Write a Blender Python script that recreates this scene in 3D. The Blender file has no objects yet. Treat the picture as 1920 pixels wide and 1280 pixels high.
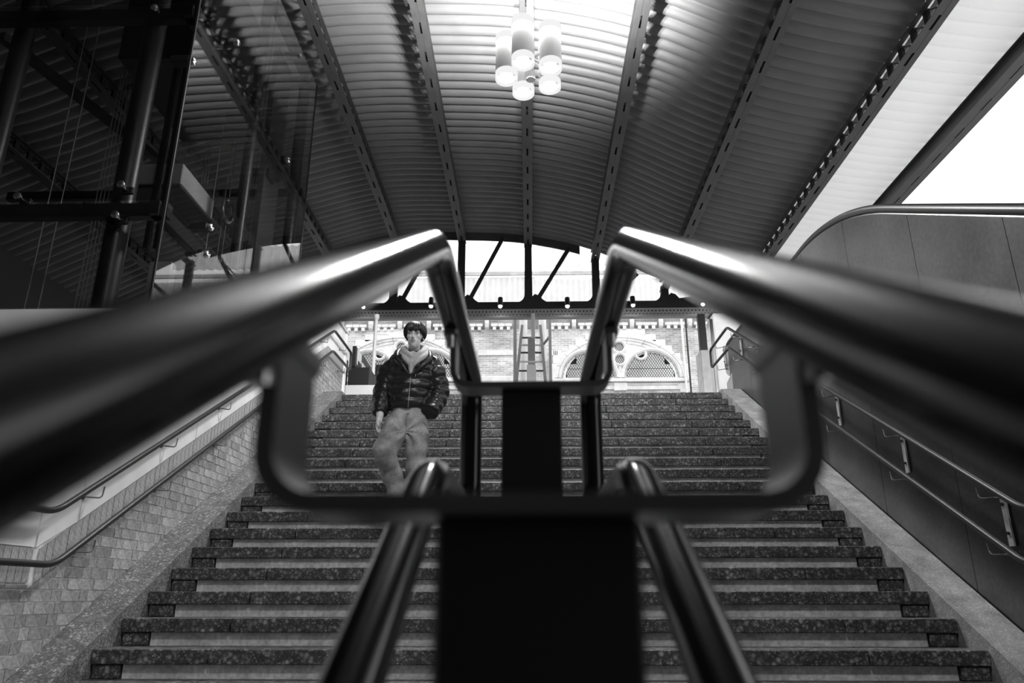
import bpy, bmesh, math, random
from mathutils import Vector, Matrix
random.seed(7)
S = bpy.context.scene
C = S.collection
# ------------------------------------------------------------------ camera
F, TH, PS = 1400.0, math.radians(18.75), math.radians(1.36)
cam_d = bpy.data.cameras.new('camera'); cam = bpy.data.objects.new('camera', cam_d); C.objects.link(cam)
cam.location = (0, 0, 0); cam.rotation_euler = (math.pi/2 + TH, 0, PS)
cam_d.sensor_width = 36; cam_d.lens = F/1920*36; cam_d.clip_start = .02; cam_d.clip_end = 400
cam_d.dof.use_dof = True; cam_d.dof.focus_distance = 7.5; cam_d.dof.aperture_fstop = 4.8
S.camera = cam
# ------------------------------------------------------------------ sky and exposure
w = bpy.data.worlds.new('overcast'); S.world = w; w.use_nodes = True
bg = w.node_tree.nodes['Background']; bg.inputs[0].default_value = (1, 1, 1, 1); bg.inputs[1].default_value = 2.2
S.view_settings.view_transform = 'Standard'; S.view_settings.look = 'None'
S.view_settings.exposure = 0.0; S.view_settings.gamma = 1.0; S.view_settings.use_curve_mapping = False

# a pixel of the 1920x1280 photograph gives a direction; the plane it lies in gives the distance
FW = Vector((-math.sin(PS)*math.cos(TH), math.cos(PS)*math.cos(TH), math.sin(TH)))
RT = Vector((math.cos(PS), math.sin(PS), 0)); UP = RT.cross(FW)
def ray(u, v): return FW + RT*((u-960)/F) - UP*((v-640)/F)
def pY(u, v, Y): r = ray(u, v); return r*(Y/r.y)
def pX(u, v, X): r = ray(u, v); return r*(X/r.x)

# ------------------------------------------------------------------ materials
def mat(name, col, rough=.6, metal=0, var=0, scale=8, bump=0, spec=.5, detail=3, var2=None, scale2=60):
    m = bpy.data.materials.new(name); m.use_nodes = True
    nt = m.node_tree; b = nt.nodes['Principled BSDF']
    b.inputs['Base Color'].default_value = (col, col, col, 1)
    b.inputs['Roughness'].default_value = rough; b.inputs['Metallic'].default_value = metal
    b.inputs['Specular IOR Level'].default_value = spec
    if var or bump:
        tc = nt.nodes.new('ShaderNodeTexCoord')
        nz = nt.nodes.new('ShaderNodeTexNoise'); nz.inputs['Scale'].default_value = scale; nz.inputs['Detail'].default_value = detail
        nt.links.new(tc.outputs['Object'], nz.inputs['Vector'])
        if var:
            mr = nt.nodes.new('ShaderNodeMapRange')
            mr.inputs[1].default_value = .3; mr.inputs[2].default_value = .7
            mr.inputs[3].default_value = max(0, col*(1-var)); mr.inputs[4].default_value = min(1, col*(1+var))
            nt.links.new(nz.outputs['Fac'], mr.inputs[0])
            out = mr.outputs[0]
            if var2:
                n2 = nt.nodes.new('ShaderNodeTexNoise'); n2.inputs['Scale'].default_value = scale2; n2.inputs['Detail'].default_value = 4
                nt.links.new(tc.outputs['Object'], n2.inputs['Vector'])
                r2 = nt.nodes.new('ShaderNodeMapRange'); r2.inputs[1].default_value = .3; r2.inputs[2].default_value = .7
                r2.inputs[3].default_value = 1-var2; r2.inputs[4].default_value = 1+var2
                nt.links.new(n2.outputs['Fac'], r2.inputs[0])
                mu = nt.nodes.new('ShaderNodeMath'); mu.operation = 'MULTIPLY'
                nt.links.new(out, mu.inputs[0]); nt.links.new(r2.outputs[0], mu.inputs[1]); out = mu.outputs[0]
            nt.links.new(out, b.inputs['Base Color'])
        if bump:
            bp = nt.nodes.new('ShaderNodeBump'); bp.inputs['Strength'].default_value = bump; bp.inputs['Distance'].default_value = .01
            nt.links.new(nz.outputs['Fac'], bp.inputs['Height']); nt.links.new(bp.outputs[0], b.inputs['Normal'])
    return m
def granite(name, lo, hi, rough=.6, sc=38):
    m = mat(name, lo, rough); nt = m.node_tree; b = nt.nodes['Principled BSDF']
    gm = nt.nodes.new('ShaderNodeNewGeometry')
    def vor(scale):
        v = nt.nodes.new('ShaderNodeTexVoronoi'); v.inputs['Scale'].default_value = scale; nt.links.new(gm.outputs['Position'], v.inputs['Vector'])
        se = nt.nodes.new('ShaderNodeSeparateColor'); nt.links.new(v.outputs['Color'], se.inputs[0])
        pw = nt.nodes.new('ShaderNodeMath'); pw.operation = 'POWER'; pw.inputs[1].default_value = 2.6; nt.links.new(se.outputs[0], pw.inputs[0])
        ds = nt.nodes.new('ShaderNodeMapRange'); ds.inputs[1].default_value = .25; ds.inputs[2].default_value = .62; ds.inputs[3].default_value = 1; ds.inputs[4].default_value = .1
        nt.links.new(v.outputs['Distance'], ds.inputs[0])
        mu = nt.nodes.new('ShaderNodeMath'); mu.operation = 'MULTIPLY'; nt.links.new(pw.outputs[0], mu.inputs[0]); nt.links.new(ds.outputs[0], mu.inputs[1]); return mu
    a, c = vor(sc), vor(sc*2.3)
    mx = nt.nodes.new('ShaderNodeMath'); mx.operation = 'MAXIMUM'; nt.links.new(a.outputs[0], mx.inputs[0]); nt.links.new(c.outputs[0], mx.inputs[1])
    n2 = nt.nodes.new('ShaderNodeTexNoise'); n2.inputs['Scale'].default_value = 7; n2.inputs['Detail'].default_value = 5; nt.links.new(gm.outputs['Position'], n2.inputs['Vector'])
    nm = nt.nodes.new('ShaderNodeMapRange'); nm.inputs[1].default_value = .3; nm.inputs[2].default_value = .7; nm.inputs[3].default_value = .6; nm.inputs[4].default_value = 1.2; nt.links.new(n2.outputs['Fac'], nm.inputs[0])
    r = nt.nodes.new('ShaderNodeMapRange'); r.inputs[3].default_value = lo; r.inputs[4].default_value = hi
    nt.links.new(mx.outputs[0], r.inputs[0])
    f = nt.nodes.new('ShaderNodeMath'); f.operation = 'MULTIPLY'; nt.links.new(r.outputs[0], f.inputs[0]); nt.links.new(nm.outputs[0], f.inputs[1])
    nt.links.new(f.outputs[0], b.inputs['Base Color'])
    return m
def emit(name, s, col=1):
    m = bpy.data.materials.new(name); m.use_nodes = True; nt = m.node_tree; nt.nodes.clear()
    e = nt.nodes.new('ShaderNodeEmission'); e.inputs[0].default_value = (col, col, col, 1); e.inputs[1].default_value = s
    o = nt.nodes.new('ShaderNodeOutputMaterial'); nt.links.new(e.outputs[0], o.inputs[0]); return m
def glass(name, tint, refl=1.0):
    m = bpy.data.materials.new(name); m.use_nodes = True; nt = m.node_tree; nt.nodes.clear()
    t = nt.nodes.new('ShaderNodeBsdfTransparent'); t.inputs[0].default_value = (tint, tint, tint, 1)
    g = nt.nodes.new('ShaderNodeBsdfGlossy'); g.inputs[0].default_value = (.9, .9, .9, 1); g.inputs['Roughness'].default_value = .01
    f = nt.nodes.new('ShaderNodeLayerWeight'); f.inputs[0].default_value = .5
    pw_ = nt.nodes.new('ShaderNodeMath'); pw_.operation = 'POWER'; pw_.inputs[1].default_value = 4; nt.links.new(f.outputs['Facing'], pw_.inputs[0])
    mu = nt.nodes.new('ShaderNodeMath'); mu.operation = 'MULTIPLY_ADD'; mu.inputs[1].default_value = .8*refl; mu.inputs[2].default_value = .03*refl
    nt.links.new(pw_.outputs[0], mu.inputs[0])
    x = nt.nodes.new('ShaderNodeMixShader'); nt.links.new(mu.outputs[0], x.inputs[0]); nt.links.new(t.outputs[0], x.inputs[1]); nt.links.new(g.outputs[0], x.inputs[2])
    o = nt.nodes.new('ShaderNodeOutputMaterial'); nt.links.new(x.outputs[0], o.inputs[0]); return m
def brickwork(name, k_=1.0):
    m = mat(name, .4, .85); nt = m.node_tree; b = nt.nodes['Principled BSDF']
    gm = nt.nodes.new('ShaderNodeNewGeometry'); sp = nt.nodes.new('ShaderNodeSeparateXYZ'); cb = nt.nodes.new('ShaderNodeCombineXYZ')
    nt.links.new(gm.outputs['Position'], sp.inputs[0]); nt.links.new(sp.outputs[0], cb.inputs[0]); nt.links.new(sp.outputs[2], cb.inputs[1])
    k = nt.nodes.new('ShaderNodeTexBrick'); k.inputs['Scale'].default_value = 1; k.inputs['Brick Width'].default_value = .23
    k.inputs['Row Height'].default_value = .068; k.inputs['Mortar Size'].default_value = .008; k.inputs['Mortar Smooth'].default_value = .3
    k.inputs['Color1'].default_value = (.42,)*3 + (1,); k.inputs['Color2'].default_value = (.66,)*3 + (1,); k.inputs['Mortar'].default_value = (.85,)*3 + (1,)
    nt.links.new(cb.outputs[0], k.inputs['Vector'])
    nz = nt.nodes.new('ShaderNodeTexNoise'); nz.inputs['Scale'].default_value = 1.1; nz.inputs['Detail'].default_value = 5
    nt.links.new(gm.outputs['Position'], nz.inputs['Vector'])
    r = nt.nodes.new('ShaderNodeMapRange'); r.inputs[1].default_value = .3; r.inputs[2].default_value = .7; r.inputs[3].default_value = .6*k_; r.inputs[4].default_value = 1.3*k_
    nt.links.new(nz.outputs['Fac'], r.inputs[0])
    vm = nt.nodes.new('ShaderNodeVectorMath'); vm.operation = 'SCALE'; nt.links.new(k.outputs['Color'], vm.inputs[0]); nt.links.new(r.outputs[0], vm.inputs['Scale'])
    nt.links.new(vm.outputs[0], b.inputs['Base Color']); return m
def translucent(name, c, f):
    m = bpy.data.materials.new(name); m.use_nodes = True; nt = m.node_tree; nt.nodes.clear()
    a = nt.nodes.new('ShaderNodeBsdfDiffuse'); a.inputs[0].default_value = (c, c, c, 1); t = nt.nodes.new('ShaderNodeBsdfTranslucent'); t.inputs[0].default_value = (c, c, c, 1)
    x = nt.nodes.new('ShaderNodeMixShader'); x.inputs[0].default_value = f; nt.links.new(a.outputs[0], x.inputs[1]); nt.links.new(t.outputs[0], x.inputs[2])
    o = nt.nodes.new('ShaderNodeOutputMaterial'); nt.links.new(x.outputs[0], o.inputs[0]); return m
M = dict(translucent=translucent('translucent_sheet', .76, .31),
 nosing=granite('granite_nosing', .03, .32, .55, 34), endstone=granite('granite_end_block', .035, .34, .6, 34),
 riser=mat('riser_concrete', .5, .75, var=.3, scale=3, var2=.25, scale2=40),
 stringer=granite('granite_stringer', .09, .5, .6, 50), stringer_pale=granite('granite_stringer_pale', .22, .5, .6, 90),
 mortar=mat('mortar', .66, .9, var=.2, scale=20), brick=mat('glazed_brick', .30, .55, var=.25, scale=5, var2=.3, scale2=50, bump=.2),
 brick2=mat('glazed_brick_light', .36, .55, var=.25, scale=6, var2=.3, scale2=50, bump=.2),
 brick3=mat('glazed_brick_dark', .24, .55, var=.25, scale=6, var2=.3, scale2=50, bump=.2),
 plaster=mat('smooth_plaster', .74, .5, var=.12, scale=3), tube=mat('black_painted_tube', .005, .15, spec=.3),
 rail=mat('dark_rail', .022, .4, spec=.3), plate=mat('bare_plate', .45, .4, metal=.4), cable=mat('cable_grey', .2, .5), blackflat=mat('black_steel_flat', .012, .5, spec=.3),
 framesteel=mat('grey_flat_steel', .06, .36, spec=.5), bracket=mat('bracket_steel', .12, .38, metal=.6), steel=mat('stainless', .55, .28, metal=1, var=.15, scale=4, var2=.08, scale2=120),
 panel=mat('stainless_panel', .12, .34, metal=1, var=.3, scale=1.3, var2=.12, scale2=30, bump=.03),
 beamgrey=mat('grey_beam_paint', .36, .5, var=.1, scale=3), sheet=mat('painted_sheet', .165, .5, var=.08, scale=2), girder=mat('painted_girder', .07, .5, var=.15, scale=3),
 girder_dark=mat('dark_iron', .02, .6), whitepaint=mat('white_paint', .8, .5, var=.05, scale=4),
 stone=mat('pale_stone', .86, .8, var=.12, scale=4, var2=.08), stone2=mat('stone_grey', .55, .8, var=.15, scale=4),
 building=brickwork('station_brick'), darkglass=mat('dark_glass', .05, .1, spec=.7), lead=mat('lead_came', .03, .6),
 litglass=mat('old_window_glass', .72, .25, var=.3, scale=.9, spec=.7),
 glass=glass('shaft_glass', .76, 1.0), clear=glass('clear_glass', .96, 1.0), shaftsteel=mat('shaft_steel', .02, .4, metal=.3), chrome=mat('chrome', .8, .12, metal=1),
 lampbody=translucent('lamp_frosted', .7, .010), bulb=emit('lamp_glow', 9), spot=emit('spot_glow', 30), frost=emit('frosted_rim_glow', .9),
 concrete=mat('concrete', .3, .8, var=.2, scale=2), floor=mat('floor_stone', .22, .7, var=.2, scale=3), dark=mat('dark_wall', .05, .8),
 black=mat('black_board', .01, .5), white=mat('white_print', .8, .6), ground=mat('ground', .12, .9),
 paving=mat('pale_paving', .72, .8, var=.1, scale=3), cladding=mat('white_cladding', .75, .55, var=.06, scale=3), rubber=mat('black_rubber', .012, .4),
)
# ------------------------------------------------------------------ mesh helpers
WLOC = {}
def link(o, parent=None):
    C.objects.link(o)
    if parent is not None: o.parent = parent
    return o
def wl(o):
    return WLOC.get(o.name, Vector((0, 0, 0)))
def tag(o, label=None, cat=None, group=None, kind=None):
    if label: o['label'] = label
    if cat: o['category'] = cat
    if group: o['group'] = group
    if kind: o['kind'] = kind
    return o
def empty(name, loc, label=None, cat=None, group=None, kind=None):
    o = bpy.data.objects.new(name, None); o.empty_display_size = .1; o.location = loc; link(o); WLOC[o.name] = Vector(loc)
    return tag(o, label, cat, group, kind)
class MB:
    def __init__(s): s.v = []; s.f = []; s.sm = []
    def add(s, vs, fs, smooth=False):
        n = len(s.v); s.v += [Vector(v) for v in vs]; s.f += [tuple(i+n for i in f) for f in fs]; s.sm += [smooth]*len(fs); return s
    def box(s, a, b):
        (x0, y0, z0), (x1, y1, z1) = a, b
        x0, x1 = min(x0, x1), max(x0, x1); y0, y1 = min(y0, y1), max(y0, y1); z0, z1 = min(z0, z1), max(z0, z1)
        vs = [(x0,y0,z0),(x1,y0,z0),(x1,y1,z0),(x0,y1,z0),(x0,y0,z1),(x1,y0,z1),(x1,y1,z1),(x0,y1,z1)]
        return s.add(vs, [(0,3,2,1),(4,5,6,7),(0,1,5,4),(1,2,6,5),(2,3,7,6),(3,0,4,7)])
    def bev(s, a, b, c=.006):      # box with chamfered edges
        bm = bmesh.new(); bmesh.ops.create_cube(bm, size=1)
        a, b = Vector(a), Vector(b)
        for v in bm.verts: v.co = Vector([(a[i]+b[i])/2 + v.co[i]*abs(b[i]-a[i]) for i in range(3)])
        bmesh.ops.bevel(bm, geom=bm.edges[:], offset=c, segments=1, affect='EDGES')
        bm.normal_update(); vs = [v.co.copy() for v in bm.verts]; bm.verts.index_update()
        s.add(vs, [tuple(v.index for v in f.verts) for f in bm.faces]); bm.free(); return s
    def bar(s, p, q, w_, h, up=(0, 0, 1)):     # rectangular bar from p to q
        p, q = Vector(p), Vector(q); d = (q-p).normalized(); u = Vector(up)
        sd = d.cross(u)
        if sd.length < 1e-4: sd = d.cross(Vector((1, 0, 0)))
        sd.normalize(); u = sd.cross(d)
        vs = []
        for c in (p, q):
            for i, j in ((-1,-1),(1,-1),(1,1),(-1,1)): vs.append(c + sd*(i*w_/2) + u*(j*h/2))
        return s.add(vs, [(0,1,2,3),(7,6,5,4),(0,4,5,1),(1,5,6,2),(2,6,7,3),(3,7,4,0)])
    def prism(s, poly, ax, lo, hi):            # polygon in the two other axes, extruded along ax
        n = len(poly); vs = []
        for k in (lo, hi):
            for a, b in poly:
                v = [0, 0, 0]; o = [i for i in range(3) if i != ax]; v[ax] = k; v[o[0]] = a; v[o[1]] = b; vs.append(v)
        fs = [tuple(range(n)), tuple(range(2*n-1, n-1, -1))] + [(i, i+n, (i+1) % n + n, (i+1) % n) for i in range(n)]
        return s.add(vs, fs)
    def strip(s, quads_lo, quads_hi): pass
    def tube(s, pts, r, seg=12, closed=False, caps=True):
        pts = [Vector(p) for p in pts]; n = len(pts); rs = r if isinstance(r, (list, tuple)) else [r]*n
        tang = []
        for i in range(n):
            a = pts[(i-1) % n] if closed else pts[max(i-1, 0)]; b = pts[(i+1) % n] if closed else pts[min(i+1, n-1)]
            tang.append((b-a).normalized())
        t0 = tang[0]; u = t0.orthogonal().normalized(); vs = []
        for i in range(n):
            t = tang[i]; u = (u - t*u.dot(t)).normalized(); b = t.cross(u)
            for k in range(seg):
                a = 2*math.pi*k/seg; vs.append(pts[i] + (u*math.cos(a) + b*math.sin(a))*rs[i])
        fs = []
        for i in range(n if closed else n-1):
            j = (i+1) % n
            for k in range(seg): fs.append((i*seg+k, i*seg+(k+1) % seg, j*seg+(k+1) % seg, j*seg+k))
        s.add(vs, fs, True)
        if caps and not closed:
            s.add(vs[:seg], [tuple(range(seg-1, -1, -1))]); s.add(vs[-seg:], [tuple(range(seg))])
        return s
    def lathe(s, prof, seg=24, loc=(0, 0, 0), axis=(0, 0, 1), smooth=True):
        z = Vector(axis).normalized(); x = z.orthogonal().normalized(); y = z.cross(x); L = Vector(loc); vs = []; n = len(prof)
        for r, h in prof:
            for k in range(seg):
                a = 2*math.pi*k/seg; vs.append(L + z*h + (x*math.cos(a)+y*math.sin(a))*r)
        return s.add(vs, [(i*seg+k, i*seg+(k+1) % seg, (i+1)*seg+(k+1) % seg, (i+1)*seg+k) for i in range(n-1) for k in range(seg)], smooth)
    def ball(s, c, r, seg=16, rings=10):
        r = Vector(r) if not isinstance(r, (int, float)) else Vector((r, r, r)); c = Vector(c); vs = []; fs = []
        for i in range(rings+1):
            th = math.pi*i/rings
            for k in range(seg):
                a = 2*math.pi*k/seg; vs.append(c + Vector((r.x*math.sin(th)*math.cos(a), r.y*math.sin(th)*math.sin(a), r.z*math.cos(th))))
        for i in range(rings):
            for k in range(seg): fs.append((i*seg+k, (i+1)*seg+k, (i+1)*seg+(k+1) % seg, i*seg+(k+1) % seg))
        return s.add(vs, fs, True)
    def mesh(s, name, m, off=(0, 0, 0), fix=True):
        me = bpy.data.meshes.new(name); off = Vector(off)
        me.from_pydata([tuple(v-off) for v in s.v], [], s.f)
        if fix:
            bm = bmesh.new(); bm.from_mesh(me); bmesh.ops.remove_doubles(bm, verts=bm.verts[:], dist=1e-5); bmesh.ops.recalc_face_normals(bm, faces=bm.faces[:])
            bm.to_mesh(me); bm.free()
            if any(s.sm):
                me.polygons.foreach_set('use_smooth', [True]*len(me.polygons)); 
                try: me.set_sharp_from_angle(angle=math.radians(40))
                except Exception: pass
        if m: me.materials.append(m if not isinstance(m, str) else M[m])
        me.update(); return me
    def build(s, name, m, parent=None, **k):
        off = wl(parent) if parent is not None else Vector((0, 0, 0))
        if parent is None and s.v:
            lo = [min(v[i] for v in s.v) for i in range(3)]; hi = [max(v[i] for v in s.v) for i in range(3)]
            off = Vector(((lo[0]+hi[0])/2, (lo[1]+hi[1])/2, lo[2]))
        o = bpy.data.objects.new(name, s.mesh(name, m, off)); link(o, parent)
        if parent is None: o.location = off
        WLOC[o.name] = off
        return tag(o, **k)
def inst(name, me, loc, parent=None, **k):
    o = bpy.data.objects.new(name, me); link(o, parent); o.location = Vector(loc) - (wl(parent) if parent is not None else Vector((0, 0, 0)))
    WLOC[o.name] = Vector(loc); return tag(o, **k)
def fillet(pts, r, n=6):
    pts = [Vector(p) for p in pts]; out = [pts[0]]
    for i in range(1, len(pts)-1):
        a, b, c = pts[i-1], pts[i], pts[i+1]; d1 = (a-b); d2 = (c-b)
        k = min(r, d1.length*.49, d2.length*.49); p = b + d1.normalized()*k; q = b + d2.normalized()*k
        for j in range(n+1):
            t = j/n; out.append(p*(1-t)**2 + b*2*t*(1-t) + q*t*t)
    out.append(pts[-1]); return out
def clip(poly, a, b, c):           # keep a*x + b*y <= c
    out = []
    for i in range(len(poly)):
        p, q = poly[i], poly[(i+1) % len(poly)]; dp = a*p[0]+b*p[1]-c; dq = a*q[0]+b*q[1]-c
        if dp <= 1e-9: out.append(p)
        if dp*dq < -1e-14:
            t = dp/(dp-dq); out.append((p[0]+(q[0]-p[0])*t, p[1]+(q[1]-p[1])*t))
    return out
def area(p): return abs(sum(p[i][0]*p[(i+1) % len(p)][1]-p[(i+1) % len(p)][0]*p[i][1] for i in range(len(p))))/2
def shrink(poly, d):               # inset a convex polygon (any winding)
    A = sum(poly[i][0]*poly[(i+1) % len(poly)][1]-poly[(i+1) % len(poly)][0]*poly[i][1] for i in range(len(poly)))
    if A < 0: poly = poly[::-1]
    res = poly
    for i in range(len(poly)):
        p, q = poly[i], poly[(i+1) % len(poly)]; ex, ey = q[0]-p[0], q[1]-p[1]; L = math.hypot(ex, ey)
        if L < 1e-6: continue
        nx, ny = ey/L, -ex/L
        res = clip(res, nx, ny, nx*p[0]+ny*p[1]-d)
        if len(res) < 3: return []
    return res

# ================================================================== stairs: measured from the photograph
Y0, Z0, G, R = 4.947, -.318, .309, .1716
XL, XR = -2.73, 2.775
N = 18
def nz(Y): return Z0 + (Y-Y0)*R/G
YT, ZT = Y0+N*G, Z0+N*R           # platform edge
ZLAND = Z0 - 3*R; NB = -2
# ---- floors
MB().box((-3.3, .55, ZLAND-.25), (3.3, Y0+NB*G+.05, ZLAND)).build('floor_lower', 'floor', kind='structure')
MB().box((-12, YT+.34, ZT-.3), (16, 23.9, ZT-.002)).build('floor_upper', 'floor', kind='structure')
MB().box((4.35, -2, ZT-.3), (30, YT+.33, ZT-.002)).build('floor_platform', 'paving', kind='structure')  # unseen platform floor, added pale to bounce skylight up onto the roof
MB().box((-60, -60, -6.2), (60, 90, -6)).build('floor_ground', 'ground', kind='structure')
st = empty('staircase', (0, Y0, ZLAND), 'wide granite staircase with dark speckled nosing slabs rising to the platform', 'staircase')
joints = [XL, -2.0, -.98, .03, 1.04, 2.05, XR]
slabs = [MB().bev((joints[i]+.004, 0, -.088), (joints[i+1]-.004, G+.05, 0), .005).mesh('tread_slab', 'nosing') for i in range(6)]
rpan = MB().box((XL+.195, .035, -R), (XR-.195, .09, -.088)).mesh('riser_panel', 'riser')
reL = MB().bev((XL+.012, .012, -R), (XL+.185, .09, -.09), .006).mesh('riser_end_block', 'endstone')
reR = MB().bev((XR-.185, .012, -R), (XR-.012, .09, -.09), .006).mesh('riser_end_block', 'endstone')
for n in range(NB, N+1):
    L = (0, Y0+n*G, Z0+n*R)
    for me in slabs: inst('tread_slab', me, L, st)
    inst('riser_panel', rpan, L, st); inst('riser_end_block', reL, L, st); inst('riser_end_block', reR, L, st)
core = MB()
for n in range(NB, N+1):
    core.box((XL+.02, Y0+n*G+.09, ZLAND-.2), (XR-.02, Y0+(n+1)*G+.09, Z0+n*R-.09))
core.build('stair_core', 'concrete', st)
# ---- lower flight, going down past the camera
lf = empty('lower_staircase', (0, .5, ZLAND-2), 'lower flight of granite stairs descending below the landing', 'staircase')
for k in range(9):
    MB().bev((-3, .55-(k+1)*G, ZLAND-(k+1)*R-.088), (3, .55-k*G+.05, ZLAND-(k+1)*R), .005).build('tread_slab', 'nosing', lf)
# ---- stringers
def stringer(name, x0, x1, m, step):
    h = .05
    pl = [(2.6, ZLAND-.1), (2.6, ZLAND+.13), (Y0-2.45*G, ZLAND+.13), (Y0-2*G, nz(Y0-2*G)+h), (YT, ZT+h), (YT+.9, ZT+h), (YT+.9, ZT-.3), (YT, ZT-.35), (Y0-1.8*G, ZLAND-.1)]
    return MB().prism(pl, 0, x0, x1).build(name, m, kind='structure')
stringer('trim_1', -3.0, XL, 'stringer', 1)
stringer('trim_2', XR, 3.05, 'stringer_pale', 1)
# ================================================================== left wall of bricks
XW = -3.0
def up_h(y, h):   # height of a line h above the nosings, level at the landing and the platform
    return nz(min(max(y, 4.66), YT)) + h
wlft = MB()
yy = [-2, 4.66, YT, 11.5]
wlft.prism([(-2, -2.6), (-2, up_h(-2, 1.3)), (4.66, up_h(4.66, 1.3)), (YT, up_h(YT, 1.3)), (11.5, up_h(12, 1.3)), (11.5, -2.6)], 0, XW-.28, XW-.007)
wall_left = wlft.build('wall_left', 'mortar', kind='structure')
WLOC[wall_left.name] = wall_left.location.copy()
CH, SL, HD = .072, .205, .098
bricks = []
row = 0; z = ZLAND
while z < ZT+.7:
    y = 3.2 - (row % 2)*.15; k = row % 2
    while y < 11.5:
        L = SL if k % 2 == 0 else HD; k += 1
        rect = [(y, z), (y+L, z), (y+L, z+CH), (y, z+CH)]; y += L
        if rect[1][0] <= 4.66:
            pl = clip(clip(clip(rect, 0, 1, up_h(4, .54)), 0, -1, -(ZLAND+.13)), R/G, -1, -(nz(0)+.05))
        else:
            s = R/G
            pl = clip(rect, -s, 1, nz(0)+.54)
            pl = clip(pl, 0, 1, ZT+.54) if pl else pl
            pl = clip(pl, s, -1, -(nz(0)+.05)) if (pl and rect[0][0] < YT) else (clip(pl, 0, -1, -(ZT+.05)) if pl else pl)
            pl = clip(pl, 1, 0, 11.49) if pl else pl
        if len(pl) >= 3 and area(pl) > 4e-4: bricks.append(pl)
    z += CH; row += 1
bricks.sort(key=lambda p: (0 if (p[0][0] > 4.2 and p[0][0] < 8.3) or p[0][0] > 9.8 else 1, p[0][0]))
cache = {}; rest = MB()
for i, pl in enumerate(bricks):
    q = shrink(pl, .0045)
    if len(q) < 3 or area(q) < 2e-4: continue
    cy = sum(p[0] for p in q)/len(q); cz = sum(p[1] for p in q)/len(q)
    mt = random.choice(['brick', 'brick', 'brick2', 'brick3'])
    key = (mt, tuple((round(p[0]-cy, 3), round(p[1]-cz, 3)) for p in q))
    if i < 300:
        if key not in cache: cache[key] = MB().prism([(p[0]-cy, p[1]-cz) for p in q], 0, -.02, 0).mesh('brick', mt)
        inst('brick', cache[key], (XW+random.uniform(-.003, .003), cy, cz), wall_left)
    else: rest.prism(q, 0, XW-.02, XW)
if rest.v: rest.build('brick_remainder', 'brick', wall_left, kind='stuff')
# soldier course
sw = .067; slope = math.atan2(R, G); d = Vector((0, math.cos(slope), math.sin(slope))); 
sold = MB().prism([(.004, .545), (sw/math.cos(slope)*0+.063, .545+.063*R/G-.0), (.063, .745+.063*R/G), (.004, .745)], 0, -.02, .004).mesh('soldier_brick', 'brick')
sold2 = MB().prism([(.004, .545), (.063, .545+.063*R/G), (.063, .745+.063*R/G), (.004, .745)], 0, -.02, .002).mesh('soldier_brick', 'brick2')
flat = MB().prism([(.004, .545), (.063, .545), (.063, .745), (.004, .745)], 0, -.02, .003).mesh('soldier_brick', 'brick')
y = 3.2; 
while y < 11.43:
    if 4.66-.067 < y < 4.66: y = 4.66
    if y < 4.6: inst('soldier_brick', flat, (XW, y, nz(4.66)), wall_left)
    elif y < YT-.03: inst('soldier_brick', random.choice([sold, sold2]), (XW, y, nz(y)), wall_left)
    else: inst('soldier_brick', flat, (XW, y, ZT), wall_left)
    y += .067
# plaster panels with open joints
for a, b in ((2.2, 4.60), (4.62, 5.0), (5.01, 6.55), (6.56, 8.1), (8.11, 9.6), (9.61, YT), (YT+.006, 11.48)):
    MB().prism([(a, up_h(a, .752)), (b, up_h(b, .752)), (b, up_h(b, 1.3)), (a, up_h(a, 1.3))], 0, XW-.03, XW+.004).build('plaster_panel', 'plaster', wall_left)
MB().bev((XW-.28, 11.49, ZT), (XW+.02, 11.62, ZT+1.32), .01).build('corner_strip', 'whitepaint', wall_left)
cop = MB(); cop.prism([(-2, up_h(-2, 1.3)), (4.66, up_h(4.66, 1.3)), (YT, up_h(YT, 1.3)), (11.6, up_h(12, 1.3)), (11.6, up_h(12, 1.34)), (YT, up_h(YT, 1.34)), (4.66, up_h(4.66, 1.34)), (-2, up_h(-2, 1.34))], 0, XW-.3, XW+.03)
cop.build('coping', 'stone2', wall_left)
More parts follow.
